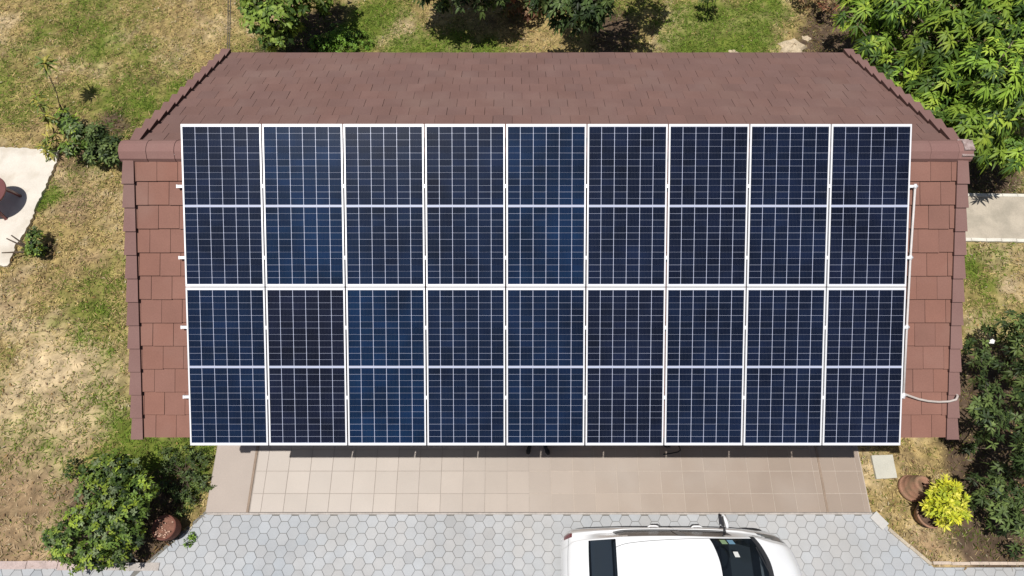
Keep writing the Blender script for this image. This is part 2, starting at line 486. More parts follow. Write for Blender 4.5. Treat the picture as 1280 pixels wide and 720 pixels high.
def grass_field():
    n = 430000
    x = rng.uniform(-14, 13.5, n); y = rng.uniform(-5.6, 9.2, n)
    k = ~blocked(x, y)
    # keep only what can stand in or near the picture
    k &= ~((np.abs(x) < 5.6) & (y > -3.3) & (y < 3.2))
    x, y = x[k], y[k]
    col_, g, b, s = ground_colour(x, y)
    tf = vnC.fbm(x, y, .22, 3)
    keep = rng.random(x.size) < np.clip(.90 - .45 * b - .35 * s + .25 * g, .08, 1) * np.clip((tf - .26) / .3, .2, 1)
    x, y, g, b, s = x[keep], y[keep], g[keep], b[keep], s[keep]
    n = x.size
    r = rng.random(n)
    straw = np.array([.50, .375, .165]); brown = np.array([.20, .135, .065]); green = np.array([.165, .19, .034]); lush = np.array([.135, .25, .026])
    isg = r < (.18 + .8 * g)
    C = np.where(isg[:, None], green * (1 - .55 * g[:, None]) + lush * .55 * g[:, None], straw)
    isb = (~isg) & (rng.random(n) < .30 + .3 * s - .25 * b)
    C = np.where(isb[:, None], brown, C)
    C = np.where(((rng.random(n) < .8 * b) & ~isg)[:, None], np.array([.52, .41, .25]), C)
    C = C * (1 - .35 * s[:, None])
    w_ = np.clip((vnB.fbm(x + 3, y + 5, .7, 4) + .5 * blobs(BROWN, x, y) - .62) / .3, 0, 1)[:, None] * (~isg)[:, None]
    C = C * (1 - .6 * w_) + np.array([.36, .26, .16]) * .6 * w_
    C = C * rng.uniform(.4, 1.5, (n, 1))
    L = rng.uniform(.03, .11, n) * (1 + .3 * g); Wd = rng.uniform(.008, .022, n)
    a = rng.uniform(0, 2 * pi, n)
    tilt = rng.uniform(.05, .9, n) * (.5 + .6 * g)
    d = np.stack([np.cos(a) * np.cos(tilt), np.sin(a) * np.cos(tilt), np.sin(tilt)], 1)
    sd = np.stack([-np.sin(a), np.cos(a), rng.uniform(-.4, .4, n)], 1)
    base = np.stack([x, y, np.full(n, .005)], 1)
    V = np.stack([base - sd * Wd[:, None] * .5, base + sd * Wd[:, None] * .5, base + d * L[:, None]], 1).reshape(-1, 3)
    V[:, 2] += np.clip((vnB.fbm(V[:, 0], V[:, 1], .35, 3) - .5) * .05, -.02, .02)
    o = np_mesh('grass', V, np.arange(3 * n), 3, np.repeat(C, 3, axis=0), M['blade'])
    tag(o, 'short dry straw coloured and green grass blades of the lawn', 'grass', kind='stuff')
    # fallen leaves and mown straw
    n = 34000
    x = rng.uniform(-14, 13.5, n); y = rng.uniform(-5.6, 9.2, n)
    k = ~blocked(x, y) & ~((np.abs(x) < 5.6) & (y > -3.3) & (y < 3.2))
    x, y = x[k], y[k]; n = x.size
    _, g, b, s = ground_colour(x, y)
    k = rng.random(n) < (.35 + .6 * s - .3 * g)
    x, y = x[k], y[k]; n = x.size
    pal = np.array([[.50, .40, .22], [.36, .24, .12], [.22, .13, .07], [.55, .47, .30], [.42, .26, .10]])
    a = rng.uniform(0, 2 * pi, n)
    d = np.stack([np.cos(a), np.sin(a), rng.uniform(-.1, .35, n)], 1)
    up = np.stack([rng.normal(0, .4, n), rng.normal(0, .4, n), np.ones(n)], 1)
    V, lp, C = leaves(np.stack([x, y, np.full(n, .025)], 1), d, up, rng.uniform(.03, .10, n), rng.uniform(.01, .03, n), pal[rng.integers(0, 5, n)] * rng.uniform(.6, 1.1, (n, 1)) * (1 - .5 * s[k][:, None]))
    o = np_mesh('leaf_litter', V, lp, 3, C, M['blade'])
    tag(o, 'fallen dry brown leaves scattered over the lawn and soil', 'leaf litter', kind='stuff')


grass_field()

# ------------------------------------------------------------------ paving


def clip_half(poly, a, b, c):
    """keep a*x+b*y<=c"""
    out = []
    n = len(poly)
    for k in range(n):
        p, q = poly[k], poly[(k + 1) % n]
        dp, dq = a * p[0] + b * p[1] - c, a * q[0] + b * q[1] - c
        if dp <= 0: out.append(p)
        if (dp < 0 < dq) or (dq < 0 < dp):
            t = dp / (dp - dq)
            out.append((p[0] + (q[0] - p[0]) * t, p[1] + (q[1] - p[1]) * t))
    return out


def line_half(p0, p1, inside):
    a, b = (p1[1] - p0[1]), -(p1[0] - p0[0])
    c = a * p0[0] + b * p0[1]
    if a * inside[0] + b * inside[1] > c: a, b, c = -a, -b, -c
    return a, b, c


def build_driveway():
    base = MB()
    base.prism([(DL0[0], -4.40), (DL1[0] - .1, ROADY), (-30, ROADY), (-30, -14), (30, -14), (30, ROADY), (DR1[0], ROADY), (DR0[0], -4.40)][::-1][::-1], -.05, .006, 0)
    o = base.build('driveway_bed', M['joint'])
    tag(o, 'grey sand joints between the hexagonal pavers', 'ground', kind='structure')
    mb = MB()
    h, dx = .2, .1732
    R_ = .1155 - .0032
    hl = line_half(DL0, DL1, (0, -5)); hr = line_half(DR0, DR1, (0, -5))
    x_off = U(621.5, 689)[0] * 0 - 0.02
    nc = int(11 / dx)
    for ci in range(-nc, nc + 1):
        cx_ = ci * dx + x_off
        for ri in range(0, 15):
            cy_ = -4.50 - ri * h - (h / 2 if ci % 2 else 0)
            rr = R_ + random.uniform(-.001, .001)
            poly = [(cx_ + rr * cos(k * pi / 3), cy_ + rr * sin(k * pi / 3)) for k in range(6)]
            if -6.95 < cx_ < 6.9:
                poly = clip_half(poly, *hl)
                if len(poly) > 2: poly = clip_half(poly, *hr)
            else:
                poly = clip_half(poly, 0, 1, ROADY)
            if len(poly) > 2: poly = clip_half(poly, 0, 1, -4.47)
            if len(poly) < 3: continue
            n_ = vnA.fbm(np.array([cx_ * 1.0]), np.array([cy_ * 1.0]), 1.5, 3)[0]
            b = .42 + .10 * (n_ - .5) + random.uniform(-.018, .018)
            if random.random() < .05: b *= .91
            w = random.uniform(-.006, .014) + .03 * (vnB.fbm(np.array([cx_]), np.array([cy_]), 1.2, 2)[0] - .45)
            t = .016 + random.uniform(-.0015, .0015)
            tilt = (random.uniform(-.012, .012), random.uniform(-.012, .012))
            m = len(poly)
            ins = .006
            cxm = sum(p[0] for p in poly) / m; cym = sum(p[1] for p in poly) / m
            vb = [(p[0], p[1], .004) for p in poly]
            vm = [(p[0], p[1], t - .004 + (p[0] - cxm) * tilt[0] + (p[1] - cym) * tilt[1]) for p in poly]
            vt = [(p[0] + (cxm - p[0]) * .05, p[1] + (cym - p[1]) * .05, t + (p[0] - cxm) * tilt[0] + (p[1] - cym) * tilt[1]) for p in poly]
            c_ = (b + w * .8 - .012, b - .002, b - w * .8 + .012)
            fs = [tuple(range(2 * m, 3 * m))] + [(k, (k + 1) % m, m + (k + 1) % m, m + k) for k in range(m)] + [(m + k, m + (k + 1) % m, 2 * m + (k + 1) % m, 2 * m + k) for k in range(m)]
            mb.add(vb + vm + vt, fs, 0, c_)
    o = mb.build('driveway', M['pave'])
    tag(o, 'driveway of pale grey hexagonal concrete pavers', 'driveway', kind='structure')


build_driveway()


def build_patio():
    z = .10
    yS, yN = -4.455, -2.9
    body = MB()
    body.box(-5.93, -.17, yS + .004, yN, -.05, z - .006, 1)
    body.box(-.17, 5.90, yS + .004, yN, -.05, z - .006, 0)
    o = body.build('patio', [noisy('pale_grout', (.43, .365, .31), .9, .15), noisy('worn_grout', (.33, .285, .25), .9, .15)])
    tag(o, 'tiled veranda floor in front of the house', 'patio', kind='structure')
    mb = MB()
    T, x0 = .398, 1.42
    ys = [yS, -4.133, -3.737, -3.34, -2.943]
    left_in, right_out = -5.14, 5.885
    for k in range(-17, 12):
        xa, xb = x0 + k * T, x0 + (k + 1) * T
        for (lo, hi) in ((left_in, 5.105), (5.155, right_out)):
            a_, b_ = max(xa, lo), min(xb, hi)
            if b_ - a_ < .03: continue
            for q in range(4):
                g_ = .005 + random.uniform(-.0012, .0012)
                n_ = random.uniform(-.02, .02)
                xm = (a_ + b_) / 2
                # tile colour drifts from pale on the left to browner on the right
                warm = max(0, min(1, (xm + 3.0) / 6))
                base = np.array([.435, .376, .328]) * (1 - warm) + np.array([.315, .248, .200]) * warm
                cc = tuple(base * (1 + n_ * 2.2))
                mb.box(a_ + g_, b_ - g_, ys[q] + g_, ys[q + 1] - g_, z - .02, z + random.uniform(-.0006, .0006), 0, cc)
    o = mb.build('patio_tiles', M['ptile'])
    tag(o, 'square beige floor tiles of the veranda', 'patio', kind='structure')
    mb = MB()
    mb.box(-5.915, -5.205, yS, -2.9, z - .05, z + .002)
    o = mb.build('patio_border', M['plainslab']); tag(o, 'plain beige slab at the left end of the veranda', 'patio', kind='structure')
    mb = MB()
    for xs in (-5.203, 5.108):
        mb = MB()
        mb.box(xs, xs + .042, yS, -2.9, z - .05, z + .007)
        o = mb.build('joint_strip', M['strip']); tag(o, 'narrow brown joint strip across the veranda', 'patio', kind='structure')
    mb = MB()
    mb.box(-5.93, -5.0, yS - .035, yS + .002, 0, .03)
    mb.box(-5.0, 5.95, yS - .028, yS + .002, 0, .024)
    o = mb.build('patio_edge', M['kerb']); tag(o, 'thin mortar edge between veranda and pavers', 'patio', kind='structure')


build_patio()


def rough_slab(name, poly, z, m, label, cat='path', jit=.02, step=.06):
    pts = []
    n = len(poly)
    for k in range(n):
        p, q = poly[k], poly[(k + 1) % n]
        d = math.hypot(q[0] - p[0], q[1] - p[1])
        c_ = max(1, int(d / step))
        for s_ in range(c_):
            t = s_ / c_
            pts.append((p[0] + (q[0] - p[0]) * t + random.uniform(-jit, jit), p[1] + (q[1] - p[1]) * t + random.uniform(-jit, jit)))
    mb = MB(); mb.prism(pts[::-1], -.04, z)
    o = mb.build(name, m)
    tag(o, label, cat, kind='structure')
    return o


rough_slab('concrete_slab', LEFT_SLAB, .06, M['whiteconc'], 'bright white concrete slab at the left edge with a broken side')
rough_slab('concrete_path', RIGHT_PATH, .035, M['conc'], 'short pale concrete path beside the right gable', jit=.006)
pe = MB()
a_, b_ = RIGHT_PATH[0], RIGHT_PATH[3]; c_, d_ = RIGHT_PATH[7], RIGHT_PATH[4]
for k in range(16):
    t0, t1 = k / 16, (k + .97) / 16
    for (p, q, s_) in ((a_, b_, -1), (c_, d_, 1)):
        x_0, y_0 = p[0] + (q[0] - p[0]) * t0, p[1] + (q[1] - p[1]) * t0 + random.uniform(-.006, .006)
        x_1, y_1 = p[0] + (q[0] - p[0]) * t1, p[1] + (q[1] - p[1]) * t1 + random.uniform(-.006, .006)
        yy = sorted([0, s_ * .075])
        pe.hexa([(x_0, y_0 + yy[0], 0), (x_1, y_1 + yy[0], 0), (x_1, y_1 + yy[1], 0), (x_0, y_0 + yy[1], 0), (x_0, y_0 + yy[0], .05), (x_1, y_1 + yy[0], .05), (x_1, y_1 + yy[1], .05), (x_0, y_0 + yy[1], .05)])
tag(pe.build('path_kerb', noisy('pale_kerb', (.66, .62, .54), .9, .2)), 'pale raised edges of the concrete path', 'kerb', kind='structure')
o = rough_slab('inspection_slab', SMALL_SLAB, .05, noisy('slab_concrete', (.50, .48, .41), .9, .1), 'small square concrete cover slab at the right end of the veranda', 'slab', jit=.003)
o['kind'] = 'structure'


def kerb_run(name, p, q, w, h, m, label, seg=.5, jit=.012):
    mb = MB()
    d = Vector((q[0] - p[0], q[1] - p[1], 0)); L_ = d.length; d.normalize(); s_ = Vector((-d.y, d.x, 0)) * w / 2
    n = max(1, int(L_ / seg))
    for k in range(n):
        a0 = Vector((p[0], p[1], 0)) + d * (L_ * k / n + .004); a1 = Vector((p[0], p[1], 0)) + d * (L_ * (k + 1) / n - .004)
        off = s_.normalized() * random.uniform(-jit, jit)
        P4 = [a0 - s_ + off, a1 - s_ + off, a1 + s_ + off, a0 + s_ + off]
        hh = h + random.uniform(-.006, .006)
        mb.hexa([(v_.x, v_.y, -.02) for v_ in P4] + [(v_.x, v_.y, hh) for v_ in P4])
    o = mb.build(name, m); tag(o, label, 'kerb', kind='structure'); return o


kerb_run('kerb', U(-200, 707), U(112, 707), .13, .035, noisy('pink_kerb', (.46, .36, .33), .9, .25), 'weathered pinkish kerb along the bottom left bed')
kerb_run('kerb', U(112, 708), U(200, 708), .13, .03, M['kerb'], 'grey kerb under the big bush')
kerb_run('kerb', U(1090, 643), U(1106, 659), .17, .05, noisy('white_kerb', (.50, .48, .455), .9, .1), 'white mortar wedge at the right corner of the pavers', seg=2)
kerb_run('kerb', U(1110, 661), U(1163, 706), .055, .045, noisy('tan_kerb', (.46, .39, .30), .9, .35), 'thin pale kerb running diagonally beside the pavers', seg=.35)
kerb_run('kerb', U(1165, 704.5), U(1420, 704.5), .05, .045, noisy('tan_kerb', (.52, .42, .34), .9, .25), 'thin reddish kerb along the bottom right bed', seg=.3)

# ------------------------------------------------------------------ the house
PITCH, ZR, LS, W = .4987, 4.726, 4.215, 6.075
cp, sp = cos(PITCH), sin(PITCH)
NC = 12
EX = .3408
LB = [0.0] + [LS - EX * (NC - 1 - k) for k in range(NC)]     # course edges below the ridge


def front(x, l, h): return (x, -l * cp - h * sp, ZR - l * sp + h * cp)


def back(x, l, h): return (x, l * cp + h * sp, ZR - l * sp + h * cp)


house = empty('house', (0, 0, 0))
tag(house, 'single storey house under a brown tiled gable roof carrying the solar panels', 'house')
wl = MB()
wy, wx, zt = 3.05, 5.35, 2.80
wl.box(-wx, wx, -wy, wy, 0, zt)
for s_ in (-1, 1):
    x0_, x1_ = (s_ * wx - .02 * s_, s_ * (wx - .15))
    za = ZR - (3.05 / cp) * sp - .12
    pts = [(-wy, zt), (wy, zt), (wy, za), (0, ZR - .16), (-wy, za)]
    vs = [(x0_, p[0], p[1]) for p in pts] + [(x1_, p[0], p[1]) for p in pts]
    wl.add(vs, [(0, 1, 2, 3, 4), (9, 8, 7, 6, 5)] + [(k, (k + 1) % 5, 5 + (k + 1) % 5, 5 + k) for k in range(5)])
wl.build('wall', M['wall'], house)
dr = MB(); dr.box(-.5, .5, -3.09, -3.052, .1, 2.15)
d_ = dr.build('door', M['wood'], house)
hd = MB(); hd.tube([(.38, -3.10, 1.1), (.38, -3.13, 1.1), (.28, -3.13, 1.1)], .012); hd.build('handle', M['chrome'], d_)
for xw in (-3.3, 3.3):
    fr_ = MB(); fr_.box(xw - .8, xw + .8, -3.09, -3.052, .95, 2.1); f_ = fr_.build('window', M['wood'], house)
    pn = MB(); pn.box(xw - .72, xw + .72, -3.10, -3.092, 1.03, 2.02); pn.build('pane', M['glass'], f_)

# roof deck
rf = MB()
for fn in (front, back):
    P_ = [fn(-W + .03, 0, -.13), fn(W - .03, 0, -.13), fn(W - .03, LS - .03, -.13), fn(-W + .03, LS - .03, -.13), fn(-W + .03, 0, -.01), fn(W - .03, 0, -.01), fn(W - .03, LS - .03, -.01), fn(-W + .03, LS - .03, -.01)]
    rf.hexa(P_)
roof = rf.build('roof', M['wood'], house)

TW = .3007


def slope_tiles(fn, name, seed, wt=(1, 1, 1)):
    r = random.Random(seed)
    mb = MB()
    lim = W - .150
    for i_ in range(NC):
        l0, l1 = LB[i_] - .03, LB[i_ + 1]
        first = -5.288 - (.138 if i_ % 2 else 0) - 4 * TW
        n = int(2 * lim / TW) + 6
        for k in range(n):
            xa = first + k * TW; xb = xa + TW
            xa, xb = max(xa, -lim), min(xb, lim)
            if xb - xa < .03: continue
            g_ = r.choice((.0012, .002, .003, .0035))
            j1, j2, j3 = r.uniform(-.003, .003), r.uniform(-.003, .003), r.uniform(-.005, .005)
            a0, a1 = xa + g_, xb - g_
            bot = [fn(a0, l0, -.01), fn(a1, l0, -.01), fn(a1, l1 + j3, -.01), fn(a0, l1 + j3, -.01)]
            bev = .006
            top = [fn(a0, l0, .006), fn(a1, l0, .006), fn(a1, l1 + j3, .036 + j1), fn(a0, l1 + j3, .036 + j2)]
            tone = r.uniform(.95, 1.05)
            hue = r.uniform(-.006, .006)
            cc = (.240 * tone + hue, .120 * tone, .092 * tone - hue * .3)
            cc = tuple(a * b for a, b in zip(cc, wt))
            b0 = len(mb.v)
            mb.v += bot + top
            mb.face([b0 + q for q in (4, 5, 6, 7)], 0, cc)
            for f in ((0, 1, 5, 4), (1, 2, 6, 5), (3, 0, 4, 7)):
                mb.face([b0 + q for q in f], 1, cc)
            mb.face([b0 + q for q in (2, 3, 7, 6)], 1, cc)
    return mb.build(name, [M['tile'], M['tile_edge']], roof)


slope_tiles(front, 'roof_tiles', 3)
slope_tiles(back, 'roof_tiles', 4, (.78, .91, 1.02))   # back slope tinted darker and greyer for the weaker light it gets


def verge(fn, s_, seed):
    r = random.Random(seed)
    mb = MB()
    for i_ in range(NC):
        l0, l1 = LB[i_] + EX * .12 - .06, LB[i_ + 1] + EX * .12
        if i_ == NC - 1: l1 = LS + .02
        if i_ == 0: l0 = .10
        x_out0, x_out1 = W - (.012 if fn is front else .035), W + .008 + r.uniform(-.003, .003)
        x_in0, x_in1 = W - .160, W - .172
        cc = tuple(np.array([.215, .122, .108]) * r.uniform(.94, 1.06))
        h0, h1 = (.036, .068) if fn is front else (.036, .10)
        P_ = lambda x, l, h: fn(s_ * x, l, h)
        vs = [P_(x_in0, l0, .02), P_(x_out0, l0, -.12), P_(x_out1, l1, -.12), P_(x_in1, l1, .03),
              P_(x_in0, l0, h0), P_(x_out0, l0, h0), P_(x_out1, l1, h1), P_(x_in1, l1, h1)]
        b0 = len(mb.v)
        mb.v += vs
        for f, m_ in (((4, 5, 6, 7), 0), ((1, 2, 6, 5), 0), ((2, 3, 7, 6), 1), ((0, 1, 5, 4), 0), ((3, 0, 4, 7), 1), ((0, 3, 2, 1), 1)):
            mb.face([b0 + q for q in f], m_, cc)
    mb.build('verge_tiles', [M['tile'], M['tile_edge']], roof)


for fn in (front, back):
    for s_ in (-1, 1):
        verge(fn, s_, 11 + s_)

rc = MB()
seg = .40
n = int(2 * (W + .03) / seg) + 1
r = random.Random(5)
for k in range(n):
    x0_ = -W - .03 + k * seg; x1_ = min(x0_ + seg + .0, W + .03)
    if x1_ - x0_ < .03: continue
    cc = tuple(np.array([.235, .130, .115]) * r.uniform(.94, 1.07))
    prof = [(-.175, -.095), (-.165, -.03), (-.09, .05), (-.03, .072), (.03, .072), (.09, .05), (.165, -.03), (.175, -.095)]
    sc_ = 1.0
    b0 = len(rc.v)
    rc.v += [(x0_ + .004, p[0] * 1.0, ZR + p[1] * .9 + .014) for p in prof] + [(x1_ - .002, p[0] * 1.03, ZR + p[1] * .9 + .0165) for p in prof]
    for q in range(7):
        rc.face([b0 + q, b0 + q + 1, b0 + 8 + q + 1, b0 + 8 + q], 0, cc)
    rc.face([b0 + q for q in range(8)][::-1], 0, cc); rc.face([b0 + 8 + q for q in range(8)], 0, cc)
rc.build('ridge_caps', [M['tile'], M['tile_edge']], roof)
mt = MB()
mt.box(W - .13, W + .036, -.15, .14, ZR - .03, ZR + .035); mt.box(W - .11, W + .034, -.085, .08, ZR + .035, ZR + .092)
mt.build('mortar_patch', M['mortar'], roof)
for fn in (front, back):
    fa = MB()
    P_ = [fn(-W + .1, LS - .03, -.17), fn(W - .1, LS - .03, -.17), fn(W - .1, LS - .005, -.17), fn(-W + .1, LS - .005, -.17), fn(-W + .1, LS - .03, .0), fn(W - .1, LS - .03, .0), fn(W - .1, LS - .005, .0), fn(-W + .1, LS - .005, .0)]
    fa.hexa(P_)
    fa.build('fascia', M['wood'], roof)

# ------------------------------------------------------------------ solar panels
PW, PL, G, GR = 1.134, 2.309, .020, .012
A0, HP, AX = -.327, .13, .005
AWID = 9 * PW + 8 * G
RX = -PITCH
row_names = ['upper', 'lower']
ords = ['first', 'second', 'third', 'fourth', 'fifth', 'sixth', 'seventh', 'eighth', 'ninth']


def make_panel():
    root = empty('solar_panel')
    fr_ = MB()
    w, l, lip, lipe, zt_, zb = PW / 2, PL / 2, .021, .034, 0.0, -.035
    oc = [(-w, -l), (w, -l), (w, l), (-w, l)]; ic = [(-w + lip, -l + lipe), (w - lip, -l + lipe), (w - lip, l - lipe), (-w + lip, l - lipe)]
    fr_.v = [(p[0], p[1], zb) for p in oc] + [(p[0], p[1], zt_) for p in oc] + [(p[0], p[1], zt_) for p in ic] + [(p[0], p[1], zb) for p in ic]
    for k in range(4):
        k2 = (k + 1) % 4
        fr_.face((k, k2, 4 + k2, 4 + k)); fr_.face((4 + k, 4 + k2, 8 + k2, 8 + k)); fr_.face((8 + k, 8 + k2, 12 + k2, 12 + k)); fr_.face((12 + k, 12 + k2, k2, k))
    f_ = fr_.build('frame', M['alu'], root)
    zg = -.004
    g_ = MB()
    g_.box(-w + lip, w - lip, -l + lipe, l - lipe, zg - .012, zg - .0008, 0, (1, 1, 1))
    cw, gx_, gy_ = .1776, .0068, .0018
    half = (l - lipe) - .016
    chh = (half - .004) / 12
    x_start = -(6 * cw + 5 * gx_) / 2
    rr = random.Random(2)
    for cx_ in range(6):
        xa = x_start + cx_ * (cw + gx_)
        for hf in (-1, 1):
            for k in range(12):
                ya = .016 + k * chh + gy_ / 2; yb = .016 + (k + 1) * chh - gy_ / 2
                e_ = rr.uniform(-.0007, .0007); ya += e_; yb -= rr.uniform(-.0007, .0007)
                y0_, y1_ = (ya, yb) if hf > 0 else (-yb, -ya)
                t = rr.uniform(.82, 1.18)
                ch = .006
                pts = [(xa + ch, y0_), (xa + cw - ch, y0_), (xa + cw, y0_ + ch), (xa + cw, y1_ - ch * 0), (xa, y1_), (xa, y0_ + ch)]
                g_.add([(p[0], p[1], zg) for p in pts], [tuple(range(6))], 1, (t, t, t * rr.uniform(.95, 1.05)))
    s_ = g_.build('cell_sheet', [M['backsheet'], M['cell']], root)
    jb = MB()
    for xj in (0,): jb.box(xj - .12, xj + .12, -.05, .05, -.034, -.0165)
    jb.build('junction_box', M['dark'], root)
    return root


proto = make_panel()
BLUE = [[.40, .85, .55, .50, .75, .30, .25, .30, .2], [.55, .15, .80, .45, .55, .22, .35, .30, .22]]
look = {}
for r_ in range(2):
    for c_ in range(9):
        if r_ == 0 and c_ == 0:
            p = proto; kids = list(p.children)
        else:
            p = proto.copy(); col.objects.link(p); kids = []
            for ch in list(proto.children):
                q = ch.copy(); col.objects.link(q); q.parent = p; kids.append(q)
        x = AX - AWID / 2 + PW / 2 + c_ * (PW + G)
        l = A0 + PL / 2 + r_ * (PL + GR)
        p.location = front(x, l, HP)
        p.rotation_euler = (PITCH + random.uniform(-.0008, .0008), random.uniform(-.0008, .0008), 0)
        b = BLUE[r_][c_]
        for q in kids:
            q.color = (.0060 - .004 * b, .0064 + .0100 * b, .016 + .036 * b, 1)
        tone = 'bright blue' if b > .7 else ('dark blue' if b > .35 else 'blackish blue')
        endw = {0: 'leftmost', 8: 'rightmost', 4: 'middle'}.get(c_, ords[c_] + ' from the left')
        tag(p, '%s solar panel, %s in the %s row on the roof' % (tone, endw, row_names[r_]), 'solar panel', 'solar panels in two rows on the roof')

# mounting rails (each carries its clamps)


def inv_front(px, py, h):
    """slope distance of a photographed spot on the front slope"""
    lo, hi = -1, 6
    for _ in range(50):
        mid = (lo + hi) / 2
        p = front(0, mid, h)
        zz = (p[1] - CAMY) * st - (p[2] - CAMH) * ct
        yy = 360 - FPX * ((p[1] - CAMY) * ct + (p[2] - CAMH) * st) / zz
        if yy < py: lo = mid
        else: hi = mid
    return lo


def inv_front_x(px, py, h):
    l = inv_front(px, py, h); p = front(0, l, h)
    zz = (p[1] - CAMY) * st - (p[2] - CAMH) * ct
    return CAMX + (px - 640) * zz / FPX


XL, XR = AX - AWID / 2, AX + AWID / 2
rail_l = [inv_front(640, y, HP - .05) for y in (233, 322, 409, 496)]
rail_words = ['topmost', 'second from the top', 'third from the top', 'lowest']
for k, l in enumerate(rail_l):
    rt = empty('mounting_rail', front(XL - .1, l, HP - .055))
    rt.rotation_euler = (PITCH, 0, 0)
    mb = MB()
    mb.box(0, XR - XL + .165, -.02, .02, -.02, .018)
    mb.build('rail', M['alu'], rt)
    cl = MB()
    ec = MB(); ec.box(-.006, .012, -.024, .024, -.024, .022); ec.build('end_cap', M['alu'], rt)
    for c_ in range(8):
        cm = MB()
        x = .1 + (c_ + 1) * (PW + G) - G / 2
        cm.box(x - .018, x + .018, -.026, .026, .0555, .060)
        cm.box(x - .005, x + .005, -.02, .02, .019, .0554)
        cm.build('clamp', M['alu'], rt)
    for x in (2.1, 5.3, 8.5):
        for xo in (x,):
            ft = MB(); ft.box(xo - .02, xo + .02, -.05, .03, -.055, -.021); ft.build('roof_foot', M['alu'], rt)
    tag(rt, 'white aluminium rail under the panels, %s of the four stub ends' % rail_words[k], 'mounting rail', 'rails that carry the solar panels')

# pipe down the right side of the array
cd = empty('conduit_pipe', front(XR + .05, 2, .06))
tag(cd, 'white pipe down the right edge of the panels ending in a grey flexible hose', 'conduit')
cd.location = (0, 0, 0)
pts_px = [(1144, 233), (1138, 322), (1133.5, 409), (1129.5, 494)]
hh = .075
lp = [(inv_front_x(px, py, hh), inv_front(px, py, hh)) for px, py in pts_px]
mb = MB(); mb.tube([front(x, l, hh) for x, l in lp], .016, 10); mb.build('pipe', M['pvc'], cd, smooth=True)
for (x, l) in lp:
    e_ = MB(); e_.tube([front(x - .11, l, hh), front(x + .03, l, hh)], .021, 10); e_.tube([front(x, l - .035, hh), front(x, l + .035, hh)], .022, 10)
    e_.build('pipe_fitting', M['alu'], cd, smooth=True)
hs = [(1132, 493), (1140, 496), (1150, 499.5), (1162, 502), (1175, 503), (1187, 502), (1194, 499), (1196.5, 495)]
hp = [(inv_front_x(px, py, .1), inv_front(px, py, .1)) for px, py in hs]
h_list = [.075, .07, .065, .065, .07, .09, .12, .11]
mb = MB(); mb.tube([front(x, l, h_) for (x, l), h_ in zip(hp, h_list)] + [front(hp[-1][0] + .04, hp[-1][1] - .02, .0), front(hp[-1][0] + .05, hp[-1][1] - .02, -.5)], .017, 8)
mb.build('flexible_hose', M['hose'], cd, smooth=True)
# short grounding wire at the upper left corner
mb = MB()
l_ = inv_front(216, 193, .07)
mb.tube([front(inv_front_x(210, 193, .07), l_ - .01, .05), front(inv_front_x(214, 193, .07), l_, .065), front(inv_front_x(220, 193, .07), l_ + .004, .07), front(XL + .1, l_ + .006, .07)], .012, 8)
o = mb.build('cable_sleeve', M['pvc']); tag(o, 'short thin white cable sleeve under the ridge beside the leftmost upper panel', 'cable')

# ------------------------------------------------------------------ overhead service cable
cbl = empty('overhead_cable', U(286, 62, 2.75))
cbl.location = (0, 0, 0)
tag(cbl, 'twin dark overhead wires running from the back left roof corner across the lawn', 'cable')
for k, dx_ in enumerate((-2.0, 1.2)):
    a_ = Vector(U(286 + dx_ * .7, 64, 2.62)); b_ = Vector(U(283.5 + dx_ * 1.6, -260, 4.2))
    pts = []
    for q in range(17):
        t = q / 16
        p = a_.lerp(b_, t); p.z -= .25 * 4 * t * (1 - t) * .4
        pts.append(p)
    mb = MB(); mb.tube(pts, .009, 6); mb.build('wire', M['cable'], cbl)

# ------------------------------------------------------------------ vegetation
GREENS = {
    'mango': [(.25, .36, .045), (.18, .29, .035), (.09, .16, .025), (.33, .43, .055), (.05, .095, .02), (.21, .32, .04)],
    'broad': [(.20, .28, .045), (.13, .20, .035), (.24, .32, .06), (.06, .11, .022)],
    'dark': [(.050, .082, .024), (.070, .11, .030), (.032, .055, .018), (.11, .155, .045)],
    'bush': [(.12, .19, .035), (.065, .11, .022), (.165, .245, .04), (.26, .34, .04), (.19, .24, .11), (.03, .055, .016)],
    'olive': [(.105, .150, .045), (.07, .105, .03), (.155, .21, .06), (.04, .065, .022)],
    'yellow': [(.62, .60, .04), (.50, .52, .04), (.70, .66, .10), (.38, .44, .04)],
    'yellowgreen': [(.22, .26, .05), (.33, .31, .06), (.13, .18, .04), (.42, .36, .08)],
    'lush': [(.14, .26, .03), (.10, .20, .025), (.19, .32, .04), (.12, .19, .03)],
    'redbrown': [(.22, .09, .05), (.15, .075, .04), (.13, .11, .045), (.28, .17, .09)],
}


